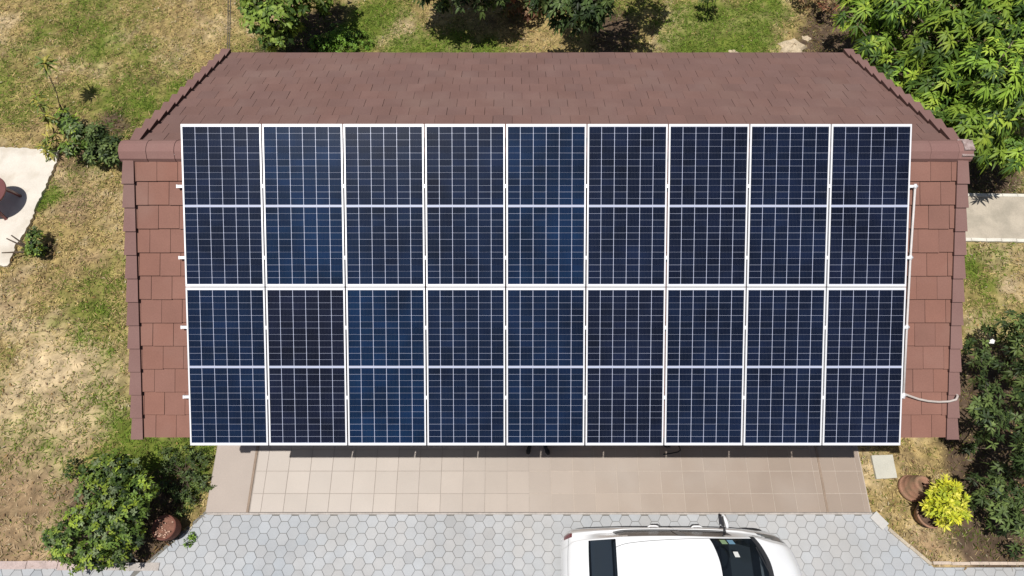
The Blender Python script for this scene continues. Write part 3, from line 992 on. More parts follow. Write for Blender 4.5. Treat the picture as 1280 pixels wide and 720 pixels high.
def foliage(name, lobes, per_m2, nl, L, Wd, pal, parent, seed, spread=.55, droop=.25, shell=.55, zmin=.05, lobe_tint=.18, updir=.6, bias_up=.25):
    """leaf clusters over uneven lobes: lobes = [(x,y,z,rx,ry,rz)]"""
    rg = np.random.default_rng(seed)
    Cs, outs, tints = [], [], []
    # inner leaves fill the crown, tinted darker to stand for the shade inside
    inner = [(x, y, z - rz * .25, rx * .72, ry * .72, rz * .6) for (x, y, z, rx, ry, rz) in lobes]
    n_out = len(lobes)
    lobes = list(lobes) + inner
    for li, (x, y, z, rx, ry, rz) in enumerate(lobes):
        area = 4 * pi * ((rx * ry + rx * rz + ry * rz) / 3)
        n = max(4, int(area * per_m2))
        d = rg.normal(size=(n, 3)); d[:, 2] += bias_up
        d /= np.linalg.norm(d, axis=1, keepdims=True)
        r_ = rg.uniform(shell, 1.0, n) ** .7
        r_ *= 1 + .18 * np.sin(d[:, 0] * 5 + x * 3) * np.cos(d[:, 1] * 4 + y * 5)
        c = np.stack([x + d[:, 0] * rx * r_, y + d[:, 1] * ry * r_, z + d[:, 2] * rz * r_], 1)
        k = c[:, 2] > zmin
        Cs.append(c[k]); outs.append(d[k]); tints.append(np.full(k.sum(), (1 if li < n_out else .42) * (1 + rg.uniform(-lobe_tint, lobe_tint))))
    c = np.concatenate(Cs); out = np.concatenate(outs); tint = np.concatenate(tints)
    n = len(c)
    ax = out * .7 + np.array([0, 0, updir]) + rg.normal(0, .2, (n, 3)); ax /= np.linalg.norm(ax, axis=1, keepdims=True)
    e1 = np.cross(ax, rg.normal(size=(n, 3))); e1 /= np.linalg.norm(e1, axis=1, keepdims=True)
    e2 = np.cross(ax, e1)
    ang = rg.uniform(0, 2 * pi, (n, 1)) + np.arange(nl)[None] * 2.399 + rg.normal(0, .15, (n, nl))
    el = rg.uniform(.05, .75, (n, nl))
    dirs = (np.cos(ang) * np.cos(el))[..., None] * e1[:, None] + (np.sin(ang) * np.cos(el))[..., None] * e2[:, None] + (np.sin(el) * spread)[..., None] * ax[:, None]
    base = c[:, None] + dirs * L * .08 + rg.normal(0, L * .06, (n, nl, 3))
    pal = np.array(pal)
    cc = pal[rg.integers(0, len(pal), n)][:, None] * (tint[:, None, None]) * rg.uniform(.75, 1.25, (n, nl, 1))
    N_ = n * nl
    dirs = dirs.reshape(N_, 3)
    upv = np.repeat(ax, nl, axis=0) + rg.normal(0, .2, (N_, 3))
    V, lp_, C = leaves(base.reshape(N_, 3), dirs, upv, L * rg.uniform(.6, 1.15, N_), Wd * rg.uniform(.7, 1.15, N_), cc.reshape(N_, 3), droop)
    return np_mesh(name, V, lp_, 3, C, M['leaf'], parent)


def rand_lobes(c, R, n, r0, r1, seed, flat=.8, zlow=-.6):
    rr = random.Random(seed)
    out = []
    tries = 0
    while len(out) < n and tries < 9999:
        tries += 1
        x, y, z = rr.uniform(-1, 1), rr.uniform(-1, 1), rr.uniform(zlow, 1)
        if x * x + y * y + z * z > 1: continue
        r_ = rr.uniform(r0, r1)
        out.append((c[0] + x * R[0], c[1] + y * R[1], c[2] + z * R[2], r_, r_ * rr.uniform(.8, 1.2), r_ * flat))
    return out


def branches(base, lobes, name, parent, r0, fork=.45, seed=0, mt_=None):
    rr = random.Random(seed)
    mb = MB()
    base = Vector(base)
    top = Vector((sum(l[0] for l in lobes) / len(lobes), sum(l[1] for l in lobes) / len(lobes), sum(l[2] for l in lobes) / len(lobes)))
    fk = base.lerp(top, fork)
    mb.tube([base, base.lerp(fk, .5) + Vector((rr.uniform(-.03, .03), rr.uniform(-.03, .03), 0)), fk], [r0, r0 * .85, r0 * .75], 8)
    for l in lobes:
        e = Vector(l[:3])
        mid = fk.lerp(e, .5) + Vector((rr.uniform(-.1, .1), rr.uniform(-.1, .1), rr.uniform(.0, .15))) * (e - fk).length * .5
        mb.tube([fk, mid, e], [r0 * .5, r0 * .3, r0 * .12], 6)
        for q in range(2):
            e2 = e + Vector((rr.uniform(-1, 1) * l[3], rr.uniform(-1, 1) * l[4], rr.uniform(.0, .8) * l[5]))
            mb.tube([e.lerp(mid, .3), e2], [r0 * .15, r0 * .06], 5)
    return mb.build(name, mt_ or M['bark'], parent, smooth=True)


def plant(name, label, cat, base, lobes, pal, per, nl, L, Wd, seed, r0=.06, group=None, fork=.45, trunk='trunk', crown='crown', **kw):
    root = empty(name, base)
    tag(root, label, cat, group)
    rel = [(l[0] - base[0], l[1] - base[1], l[2] - base[2]) + tuple(l[3:]) for l in lobes]
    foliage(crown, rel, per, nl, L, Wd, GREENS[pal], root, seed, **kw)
    branches((0, 0, 0), rel, trunk, root, r0, fork, seed)
    return root


# big mango tree at the top right
cen = U(1225, 60, 2.3)
lob = rand_lobes(cen, (2.3, 2.2, 1.0), 34, .36, .64, 21, .75)
def UL(px, py, z, r): c = U(px, py, z); return (c[0], c[1], c[2], r, r, r * .8)
lob += [UL(1100, 30, 1.5, .45), UL(1125, 50, 1.5, .5), UL(1150, 80, 1.5, .5), UL(1110, 5, 1.6, .5), UL(1180, 110, 1.4, .5), UL(1075, 20, 2.0, .40), UL(1090, 60, 1.9, .38), UL(1120, 90, 2.0, .40), UL(1150, 118, 2.0, .42), UL(1178, 140, 1.9, .40), UL(1200, 165, 1.8, .36), UL(1085, -20, 2.2, .5), UL(1235, 185, 1.5, .33), UL(1262, 192, 1.5, .4), UL(1240, 140, 2.2, .5), UL(1270, 120, 2.3, .6)]
cen = (8.3, 3.9, 0)
plant('mango_tree', 'big bright green mango tree with long pointed leaves beside the back right roof corner', 'tree', cen, lob, 'mango', 15, 11, .20, .048, 31, r0=.14, fork=.5, droop=.5, spread=.5, shell=.7, lobe_tint=.3)

# leafy tree behind the back left of the roof
lob = [UL(308, 8, 1.4, .26), UL(306, -12, 1.4, .3), UL(362, 30, 1.1, .25), UL(338, 52, .8, .18), UL(405, 8, 1.0, .2), UL(325, 0, 1.5, .42), UL(318, 25, 1.3, .30), UL(345, 18, 1.5, .38), UL(352, 42, 1.1, .30), UL(335, 45, 1.1, .22), UL(372, 0, 1.5, .35), UL(400, -8, 1.5, .28), UL(345, -30, 1.7, .5), UL(390, -35, 1.5, .5), UL(368, 25, .9, .25)]
b_ = U(375, 15, 0)
plant('leafy_tree', 'light green broad leaved tree behind the left part of the roof beside the wires', 'tree', b_, lob, 'broad', 22, 6, .15, .075, 33, r0=.07, fork=.4, droop=.3)
# bright ground shrub next to it
lob = [UL(440, 58, .08, .2), UL(395, 52, .1, .2), UL(425, 60, .08, .2), UL(460, 54, .08, .14), UL(420, 38, .1, .2), UL(415, 50, .12, .25), UL(430, 46, .15, .28), UL(448, 46, .1, .2), UL(405, 60, .1, .18)]
plant('ground_shrub', 'low vivid green shrub at the roof edge right of the broad leaved tree', 'shrub', U(428, 50, 0), lob, 'lush', 60, 6, .075, .03, 34, r0=.015, trunk='stem', crown='foliage', zmin=.0)
lob = [UL(1035, 2, .5, .3), UL(1010, -10, .5, .35)]
plant('brown_shrub', 'brownish sparse shrub left of the mango tree at the top edge', 'shrub', U(1025, 5, 0), lob, 'redbrown', 30, 6, .10, .04, 39, r0=.02, trunk='stem', crown='foliage')

# dark tree top centre, one more beyond the picture that throws its shade on the lawn
lob = [UL(672, 4, 1.9, .24), UL(700, 22, 1.8, .24), UL(725, 28, 1.8, .2), UL(750, 12, 2.1, .26), UL(700, 2, 2.2, .36), UL(730, 5, 2.3, .36), UL(752, -8, 2.4, .36), UL(685, -10, 2.3, .33), UL(715, 18, 2.0, .26), UL(742, 18, 2.0, .26), UL(720, -45, 2.7, .6), UL(770, -50, 2.7, .6), UL(700, -70, 2.7, .5), UL(800, -90, 2.8, .6)]
plant('dark_tree', 'dark green glossy leaved tree at the top centre of the view', 'tree', U(745, 5, 0), lob, 'dark', 20, 7, .17, .06, 35, r0=.08, fork=.5, droop=.35)
lob = rand_lobes(U(560, -80, 2.6), (1.0, .7, .4), 18, .4, .6, 41)
lob += [UL(550, 0, 1.2, .22), UL(530, -10, 1.3, .25), UL(575, -4, 1.4, .25), UL(600, 2, 1.3, .22), UL(622, -2, 1.3, .22)]
plant('shade_tree', 'dark tree reaching in at the top edge left of the brown shrub', 'tree', U(600, -25, 0), lob, 'dark', 18, 7, .16, .06, 36, r0=.08, fork=.5, droop=.35)
lob = [UL(640, 5, .45, .3), UL(662, 12, .4, .28), UL(640, -20, .6, .4), UL(670, -10, .6, .35)]
plant('red_shrub', 'reddish brown shrub between the two dark trees at the top', 'shrub', U(655, 10, 0), lob, 'redbrown', 28, 6, .11, .05, 37, r0=.03, trunk='stem', crown='foliage')
lob = [UL(885, -12, .8, .3)]
plant('edge_shrub', 'small dark shrub just touching the top edge above the green lawn', 'shrub', U(885, -4, 0), lob, 'olive', 30, 6, .11, .04, 38, r0=.03, trunk='stem', crown='foliage')

# left group: shrub, yellowish plant and thin sapling
lob = [UL(92, 160, .55, .24), UL(80, 148, .45, .22), UL(88, 185, .45, .2), UL(100, 175, .35, .2)]
plant('garden_shrub', 'green shrub beside the white slab, left half of the pair', 'shrub', U(95, 185, 0), lob, 'bush', 55, 6, .11, .045, 42, r0=.025, trunk='stem', crown='foliage')
lob = [UL(122, 165, .6, .26), UL(128, 185, .5, .26), UL(140, 180, .5, .22), UL(118, 195, .35, .2), UL(142, 195, .35, .2)]
plant('garden_shrub', 'darker green shrub touching the left end of the ridge', 'shrub', U(132, 195, 0), lob, 'olive', 55, 6, .11, .045, 43, r0=.03, trunk='stem', crown='foliage')


def spiky(name, label, base, heads, pal, seed, stem_r=.012, L=.2, Wd=.03, nl=22):
    root = empty(name, base); tag(root, label, 'plant')
    rg = np.random.default_rng(seed)
    sm = MB()
    Vs, Ls, Cs, off = [], [], [], 0
    for hd_ in heads:
        h_ = Vector(hd_) - Vector(base)
        pts = [Vector((0, 0, 0)), h_ * .35 + Vector((.04, .02, .02)), h_ * .7 + Vector((.02, -.02, 0)), h_]
        sm.tube(pts, [stem_r, stem_r * .9, stem_r * .8, stem_r * .5], 6)
        n = nl
        a = rg.uniform(0, 2 * pi, n); el = rg.uniform(-.3, .9, n)
        d = np.stack([np.cos(a) * np.cos(el), np.sin(a) * np.cos(el), np.sin(el)], 1)
        bs = np.array(h_)[None] + rg.normal(0, .02, (n, 3)); bs[:, 2] -= rg.uniform(0, .15, n)
        pl_ = np.array(GREENS[pal])
        v_, l_, c_ = leaves(bs, d, np.tile([0, 0, 1.0], (n, 1)) + rg.normal(0, .3, (n, 3)), L * rg.uniform(.6, 1.1, n), np.full(n, Wd), pl_[rg.integers(0, 4, n)] * rg.uniform(.8, 1.2, (n, 1)), .45)
        Vs.append(v_); Ls.append(l_ + off); Cs.append(c_); off += len(v_)
    np_mesh('foliage', np.concatenate(Vs), np.concatenate(Ls), 3, np.concatenate(Cs), M['leaf'], root)
    sm.build('stem', M['bark'], root, smooth=True)
    return root


spiky('sapling', 'thin leaning sapling with a single tuft of leaves over the dry lawn', U(76, 138, 0), [U(55, 77, 1.25)], 'yellowgreen', 51, nl=34, L=.32, Wd=.05)
spiky('spiky_plant', 'yellowish spiky leaved plant left of the garden shrubs', U(68, 168, 0), [U(47, 128, .75), U(54, 142, .7), U(44, 118, .7), U(60, 150, .55), U(52, 180, .35), U(60, 172, .4), U(58, 187, .3)], 'yellowgreen', 52, nl=24, L=.24, Wd=.04)

# little shrub with bare twigs on the slab edge
lob = [UL(42, 298, .3, .17), UL(46, 312, .25, .17), UL(36, 310, .22, .13), UL(43, 290, .32, .1)]
root = plant('small_shrub', 'small green shrub on the slab edge with bare twigs', 'shrub', U(45, 316, 0), lob, 'bush', 90, 6, .075, .035, 55, r0=.02, trunk='stem', crown='foliage')
tw = MB()
bx = Vector(U(45, 316, 0))
for (px, py, z) in ((2, 316, .30), (8, 298, .42), (14, 294, .45), (22, 303, .35), (26, 312, .3)):
    e = Vector(U(px, py, z)) - bx
    tw.tube([Vector((0, 0, .02)), e * .5 + Vector((0, 0, .03)), e], [.026, .02, .012], 6)
tw.build('bare_twigs', M['bark'], root)

# big bush bottom left
lob = [UL(118, 590, .75, .28), UL(140, 585, .8, .3), UL(162, 592, .8, .28), UL(115, 612, .8, .28), UL(145, 615, .9, .32), UL(175, 615, .8, .28), UL(128, 640, .85, .3),
       UL(160, 640, .9, .33), UL(100, 650, .7, .24), UL(130, 668, .7, .28), UL(165, 668, .65, .24), UL(80, 668, .55, .22), UL(62, 672, .45, .17), UL(90, 690, .5, .22), UL(75, 688, .4, .15), UL(120, 695, .5, .25), UL(150, 695, .45, .2), UL(85, 645, .55, .09), UL(95, 708, .35, .12)]
plant('big_bush', 'big dense dark green bush at the bottom left beside the clay pot', 'bush', U(165, 670, 0), lob, 'bush', 80, 6, .075, .036, 56, r0=.05, fork=.3, lobe_tint=.3, shell=.5, trunk='stems', crown='foliage', bias_up=.4)
lob = [UL(205 + (k * 37 % 52), 565 + (k * 23 % 62), .06 + .05 * (k % 3), .09 + .03 * (k % 4)) for k in range(20)] + [UL(228, 640, .08, .12)]
plant('corner_shrub', 'low green ground shrub between the roof corner and the veranda', 'shrub', U(232, 590, 0), lob, 'olive', 48, 6, .065, .024, 57, r0=.012, trunk='stem', crown='foliage', zmin=0)
lob = [UL(236, 677, .06, .09), UL(240, 670, .05, .07)]
plant('weed_tuft', 'bright green weed growing through the pavers beside the clay pot', 'plant', U(239, 676, 0), lob, 'lush', 130, 5, .05, .02, 58, r0=.005, trunk='stem', crown='foliage', zmin=0)
lob = [UL(88, 592, .2, .10), UL(90, 578, .2, .08)]
plant('weed_tuft', 'upright green weed at the left of the big bush', 'plant', U(89, 596, 0), lob, 'bush', 90, 5, .07, .03, 59, r0=.006, trunk='stem', crown='foliage', zmin=0)

# right side trees
GD = 'dark shrubs right of the house'
lob = [UL(1268, 403, 1.3, .24), UL(1282, 438, 1.5, .32), UL(1276, 470, 1.3, .22), UL(1225, 432, .9, .18), UL(1213, 440, .8, .13), UL(1240, 412, .8, .12), UL(1220, 458, .9, .15), UL(1236, 448, .9, .12), UL(1300, 420, 1.6, .5), UL(1310, 480, 1.6, .5), UL(1252, 455, 1.0, .12), UL(1258, 425, 1.0, .10)]
plant('dark_shrub', 'dark green tall shrub on the right edge, highest of the four', 'shrub', U(1262, 470, 0), lob, 'olive', 24, 8, .115, .034, 61, r0=.05, trunk='stem', crown='foliage', group=GD)
lob = [UL(1240, 500, 1.95, .2), UL(1226, 508, 1.95, .2), UL(1236, 524, 1.95, .24), UL(1250, 516, 1.8, .17), UL(1238, 486, 1.9, .12), UL(1242, 548, 1.5, .11), UL(1224, 478, 1.4, .10), UL(1228, 545, 1.4, .10), UL(1222, 520, 1.3, .12)]
plant('dark_shrub', 'dark green shrub with one compact clump standing in brown soil right of the hose', 'shrub', U(1240, 530, 0), lob, 'olive', 26, 8, .115, .034, 62, r0=.045, trunk='stem', crown='foliage', group=GD)
lob = [UL(1218, 600, .8, .10), UL(1248, 588, 1.0, .17), UL(1252, 606, .9, .2), UL(1235, 622, .8, .18), UL(1252, 634, .8, .2), UL(1268, 622, .9, .24), UL(1222, 628, .6, .12), UL(1255, 655, .7, .2), UL(1275, 652, .8, .26), UL(1290, 640, 1.0, .3), UL(1280, 690, .5, .16)]
plant('dark_shrub', 'spreading dark green shrub right of the yellow potted plant', 'shrub', U(1262, 640, 0), lob, 'olive', 27, 8, .115, .034, 63, r0=.045, trunk='stem', crown='foliage', group=GD)
lob = [UL(1290, 548, 1.7, .26), UL(1305, 520, 1.8, .5), UL(1296, 500, 1.6, .3), UL(1300, 580, 1.7, .4), UL(1212, 560, .25, .10), UL(1275, 585, .9, .15), UL(1320, 560, 1.7, .6)]
plant('dark_shrub', 'dark green shrub cut by the right edge of the view, between two others', 'shrub', U(1300, 560, 0), lob, 'dark', 22, 8, .115, .034, 64, r0=.05, trunk='stem', crown='foliage', group=GD)

# ------------------------------------------------------------------ rocks and scraps


def rock(name, px, py, r_, label, seed, flat=.5):
    rr = random.Random(seed)
    mb = MB()
    pr = []
    n = 14
    for i_ in range(7):
        a = pi / 2 * i_ / 6
        pr.append((r_ * cos(a) + .0005, r_ * flat * sin(a)))
    mb.lathe(pr, n)
    off = rr.uniform(0, 9)
    for k, (x, y, z) in enumerate(mb.v):
        f = 1 + .22 * sin(5 * math.atan2(y, x) + off) * (1 if z < r_ * .45 else .4) + rr.uniform(-.07, .07)
        mb.v[k] = (x * f, y * f * .8, z * (1 + rr.uniform(-.15, .15)) - .02)
    o = mb.build(name, M['rock'])
    o.location = U(px, py, 0)
    tag(o, label, 'rock')


rock('rock', 990, 60, .32, 'large pale rough rock behind the right part of the roof', 1)
rock('rock', 1008, 48, .12, 'small whitish stone beside the large pale rock', 2)
rock('rock', 916, 66, .13, 'small tan stone half hidden behind the back eave', 3)
mb = MB()
c_ = U(1240, 427, .0)
mb.add([(-.05, -.03, 0), (.03, -.045, .01), (.055, .01, .03), (.03, .05, .015), (-.035, .02, .03)], [(0, 1, 2, 3, 4)])
mb.add([(-.05, -.03, -.004), (.03, -.045, .006), (.055, .01, .026), (.03, .05, .011), (-.035, .02, .026)], [(4, 3, 2, 1, 0)])
o = mb.build('paper_scrap', M['paper']); o.location = U(1239, 427, .95)
tag(o, 'tiny white paper scrap caught on the dark shrub', 'paper scrap')

# ------------------------------------------------------------------ pots
# upturned pot
u = empty('upturned_pot', U(1138, 611, 0)); tag(u, 'terracotta pot standing upside down on the dry grass', 'pot')
mb = MB()
mb.lathe([(.20, 0), (.235, .004), (.24, .03), (.237, .065), (.226, .075), (.215, .085), (.204, .15), (.204, .165), (.196, .18), (.180, .26), (.179, .275), (.171, .29), (.155, .36), (.153, .375), (.143, .40), (.125, .41)], 48)
mb.build('body', M['terra'], u, smooth=True)
mb = MB(); mb.lathe([(.126, .408), (.09, .404), (.088, .392), (.03, .388), (.028, .36)], 32); mb.build('foot_ring', M['terra'], u, smooth=True)
u.rotation_euler = (radians(-4), radians(5), 0)

# croton in its pot
u = empty('croton_pot', U(1152, 645, 0)); tag(u, 'round clay pot with soil under the yellow leaved plant', 'pot')
mb = MB()
mb.lathe([(.02, .005), (.14, .0), (.15, .02), (.19, .14), (.215, .25), (.24, .27), (.245, .30), (.235, .315), (.215, .31), (.205, .27), (.195, .24)], 48)
mb.build('body', M['terra'], u, smooth=True)
mb = MB(); mb.lathe([(.20, .245), (.12, .25), (.03, .262), (.001, .262)], 30); mb.build('soil', M['soil'], u, smooth=True)
lob = [UL(1182, 612, .78, .17), UL(1195, 625, .74, .17), UL(1178, 630, .78, .17), UL(1200, 640, .66, .13), UL(1165, 636, .62, .12), UL(1188, 645, .66, .14), UL(1172, 615, .7, .12), UL(1192, 610, .7, .12), UL(1180, 650, .55, .1)]
plant('croton', 'bright yellow leaved croton growing in the round clay pot', 'plant', (U(1158, 645, .25)), lob, 'yellow', 85, 8, .105, .036, 71, r0=.015, trunk='stem', crown='foliage', droop=.1, spread=1.3, zmin=.0, lobe_tint=.08)

# big clay pot with dry soil
u = empty('clay_pot', U(217, 662, 0)); tag(u, 'dark clay pot filled with dry reddish soil beside the big bush', 'pot'); u.scale = (.86, .86, .9)
mb = MB()
mb.lathe([(.02, .004), (.15, .0), (.17, .02), (.225, .16), (.245, .28), (.25, .36), (.24, .40), (.245, .415), (.235, .43), (.215, .43), (.20, .40)], 48)
mb.build('body', M['terra_red'], u, smooth=True)
so = MB(); so.lathe([(.214, .385), (.15, .39), (.06, .405), (.001, .408)], 30)
rr = random.Random(8)
for k in range(34):
    a = rr.uniform(0, 2 * pi); r_ = rr.uniform(.03, .19)
    if k < 22: a = -pi / 2 + rr.uniform(-1.2, .9); r_ = rr.uniform(.12, .2)
    x, y = r_ * cos(a), r_ * sin(a); s_ = rr.uniform(.008, .02)
    so.box(x - s_, x + s_, y - s_ * .7, y + s_ * .7, .38, .415 + rr.uniform(0, .012), 1)
so.build('soil', [noisy('red_soil', (.20, .095, .065), .95, .4, 14, 60, .5), noisy('crumbs', (.42, .27, .20), .9, .3)], u)
mb = MB()
a_, b_ = Vector(U(188, 662, .25)), Vector(U(212, 682, .06))
mb.tube([a_, (a_ + b_) / 2 + Vector((0, 0, .02)), b_], .011, 6)
o = mb.build('stick', noisy('reddish_stick', (.22, .11, .05), .8, .2)); tag(o, 'thin reddish stick leaning below the dark clay pot', 'stick')
mb = MB()
a_, b_ = Vector(U(155, 689, .35)), Vector(U(172, 701, .3))
mb.tube([a_, (a_ + b_) / 2, b_], .009, 6)
o = mb.build('stick', noisy('grey_stick', (.35, .32, .28), .8, .2)); tag(o, 'pale grey stick lying in the shade right of the big bush', 'stick')

# ------------------------------------------------------------------ garden table cut by the left edge
tb = empty('garden_table', U(-22, 250, .05)); tag(tb, 'maroon plastic garden table cut by the left edge on the white slab', 'table')
mb = MB()
R_ = .42
prof = [(0.001, .50), (R_ - .03, .50), (R_ - .008, .497), (R_, .488), (R_, .475), (R_ - .01, .47), (R_ - .012, .455), (R_ - .03, .455), (R_ - .03, .47), (.001, .475)]
mb.lathe(prof, 48); mb.build('table_top', M['brownpl'], tb, smooth=False)
for k in range(4):
    a = radians(32 + 90 * k)
    lg = MB()
    d = Vector((cos(a), sin(a), 0)); s_ = Vector((-sin(a), cos(a), 0))
    rg_ = []
    for (r_, z_, w_) in ((.30, .455, .05), (.37, .22, .036), (.41, .03, .028), (.43, .0, .034)):
        rg_.append([d * (r_ + sx * .02) + s_ * (sy * w_) + Vector((0, 0, z_)) for sx, sy in ((-1, -1), (1, -1), (1, 1), (-1, 1))])
    for q in rg_: lg.v += [tuple(p) for p in q]
    for q in range(3):
        for e in range(4):
            lg.face((q * 4 + e, (q + 1) * 4 + e, (q + 1) * 4 + (e + 1) % 4, q * 4 + (e + 1) % 4))
    lg.face((0, 1, 2, 3)); lg.face((15, 14, 13, 12))
    lg.build('leg', M['brownpl'], tb)
tb.location = U(1, 256, .06)

# ------------------------------------------------------------------ shoes and bent tube under the eave


def shoe(px, py, rz, label):
    root = empty('shoe', U(px, py, .101)); root.rotation_euler = (0, 0, rz)
    tag(root, label, 'shoe', 'pair of shoes under the eave')
    # toe at the origin pointing -y, heel at +y
    out = []
    for k in range(28):
        t = 2 * pi * k / 28
        y = .135 - .135 * cos(t)
        w = .046 * abs(sin(t)) ** .6 * (1.08 if y < .1 else .82)
        out.append(((w if t < pi else -w), y))
    mb = MB(); mb.prism(out[::-1], 0, .028); mb.build('sole', M['sole'], root)
    up_ = MB()
    rings = [(1.0, .0281), (.96, .045), (.82, .062), (.55, .075)]
    b0 = len(up_.v)
    for (s_, z) in rings:
        for (x, y) in out:
            yy = .135 + (y - .135) * (s_ * .5 + .47) + (1 - s_) * .045
            up_.v.append((x * s_ * .93, yy * .99, z + max(0, (y - .1)) * .22 * (1.0 if z > .03 else 0)))
    for i_ in range(len(rings) - 1):
        for k in range(28):
            k2 = (k + 1) % 28
            up_.face((b0 + i_ * 28 + k, b0 + i_ * 28 + k2, b0 + (i_ + 1) * 28 + k2, b0 + (i_ + 1) * 28 + k))
    up_.face([b0 + 84 + k for k in range(28)])
    up_.build('upper', M['shoe'], root, smooth=True)


shoe(659.5, 569, radians(-12), 'left dark shoe with a pale sole edge poking out under the panels')
shoe(686, 569.5, radians(22), 'right dark shoe with a pale sole edge poking out under the panels')
bt = empty('folding_frame', U(838, 560, .1)); tag(bt, 'small black bent tube frame half hidden under the lower panel edge', 'frame')
o0 = Vector(U(838, 560, .1))
mb = MB()
mb.tube([Vector(U(829, 568, .16)) - o0, Vector(U(838, 567, .18)) - o0, Vector(U(847.5, 565, .2)) - o0, Vector(U(850.5, 562.5, .2)) - o0, Vector(U(849, 558, .2)) - o0, Vector(U(845, 548, .15)) - o0], .012, 8)
mb.build('bent_tube', M['dark'], bt, smooth=True)
mb = MB(); mb.lathe([(.001, .0), (.09, .0), (.10, .03), (.09, .07), (.04, .10), (.001, .105)], 16, org=tuple(Vector(U(833, 553, .1)) - o0)); mb.build('hub', M['dark'], bt, smooth=True)
# loose plug cables sagging under the lower panel edge
for (xx, txt) in ((inv_front_x(1031, 558, .08), 'small black cable loop sagging under the lower right panels'), (inv_front_x(815, 558, .08), 'small black cable loop sagging under the middle of the lower panel edge')):
    l_ = A0 + 2 * PL + GR
    mb = MB()
    pts = [front(xx - .10, l_ - .06, .06), front(xx - .05, l_ - .01, .0), front(xx, l_ + .02, -.05), front(xx + .04, l_ - .01, .0), front(xx + .09, l_ - .06, .06)]
    mb.tube(pts, .009, 8)
    o = mb.build('cable_loop', M['dark'], smooth=True); tag(o, txt, 'cable')

# ------------------------------------------------------------------ the car


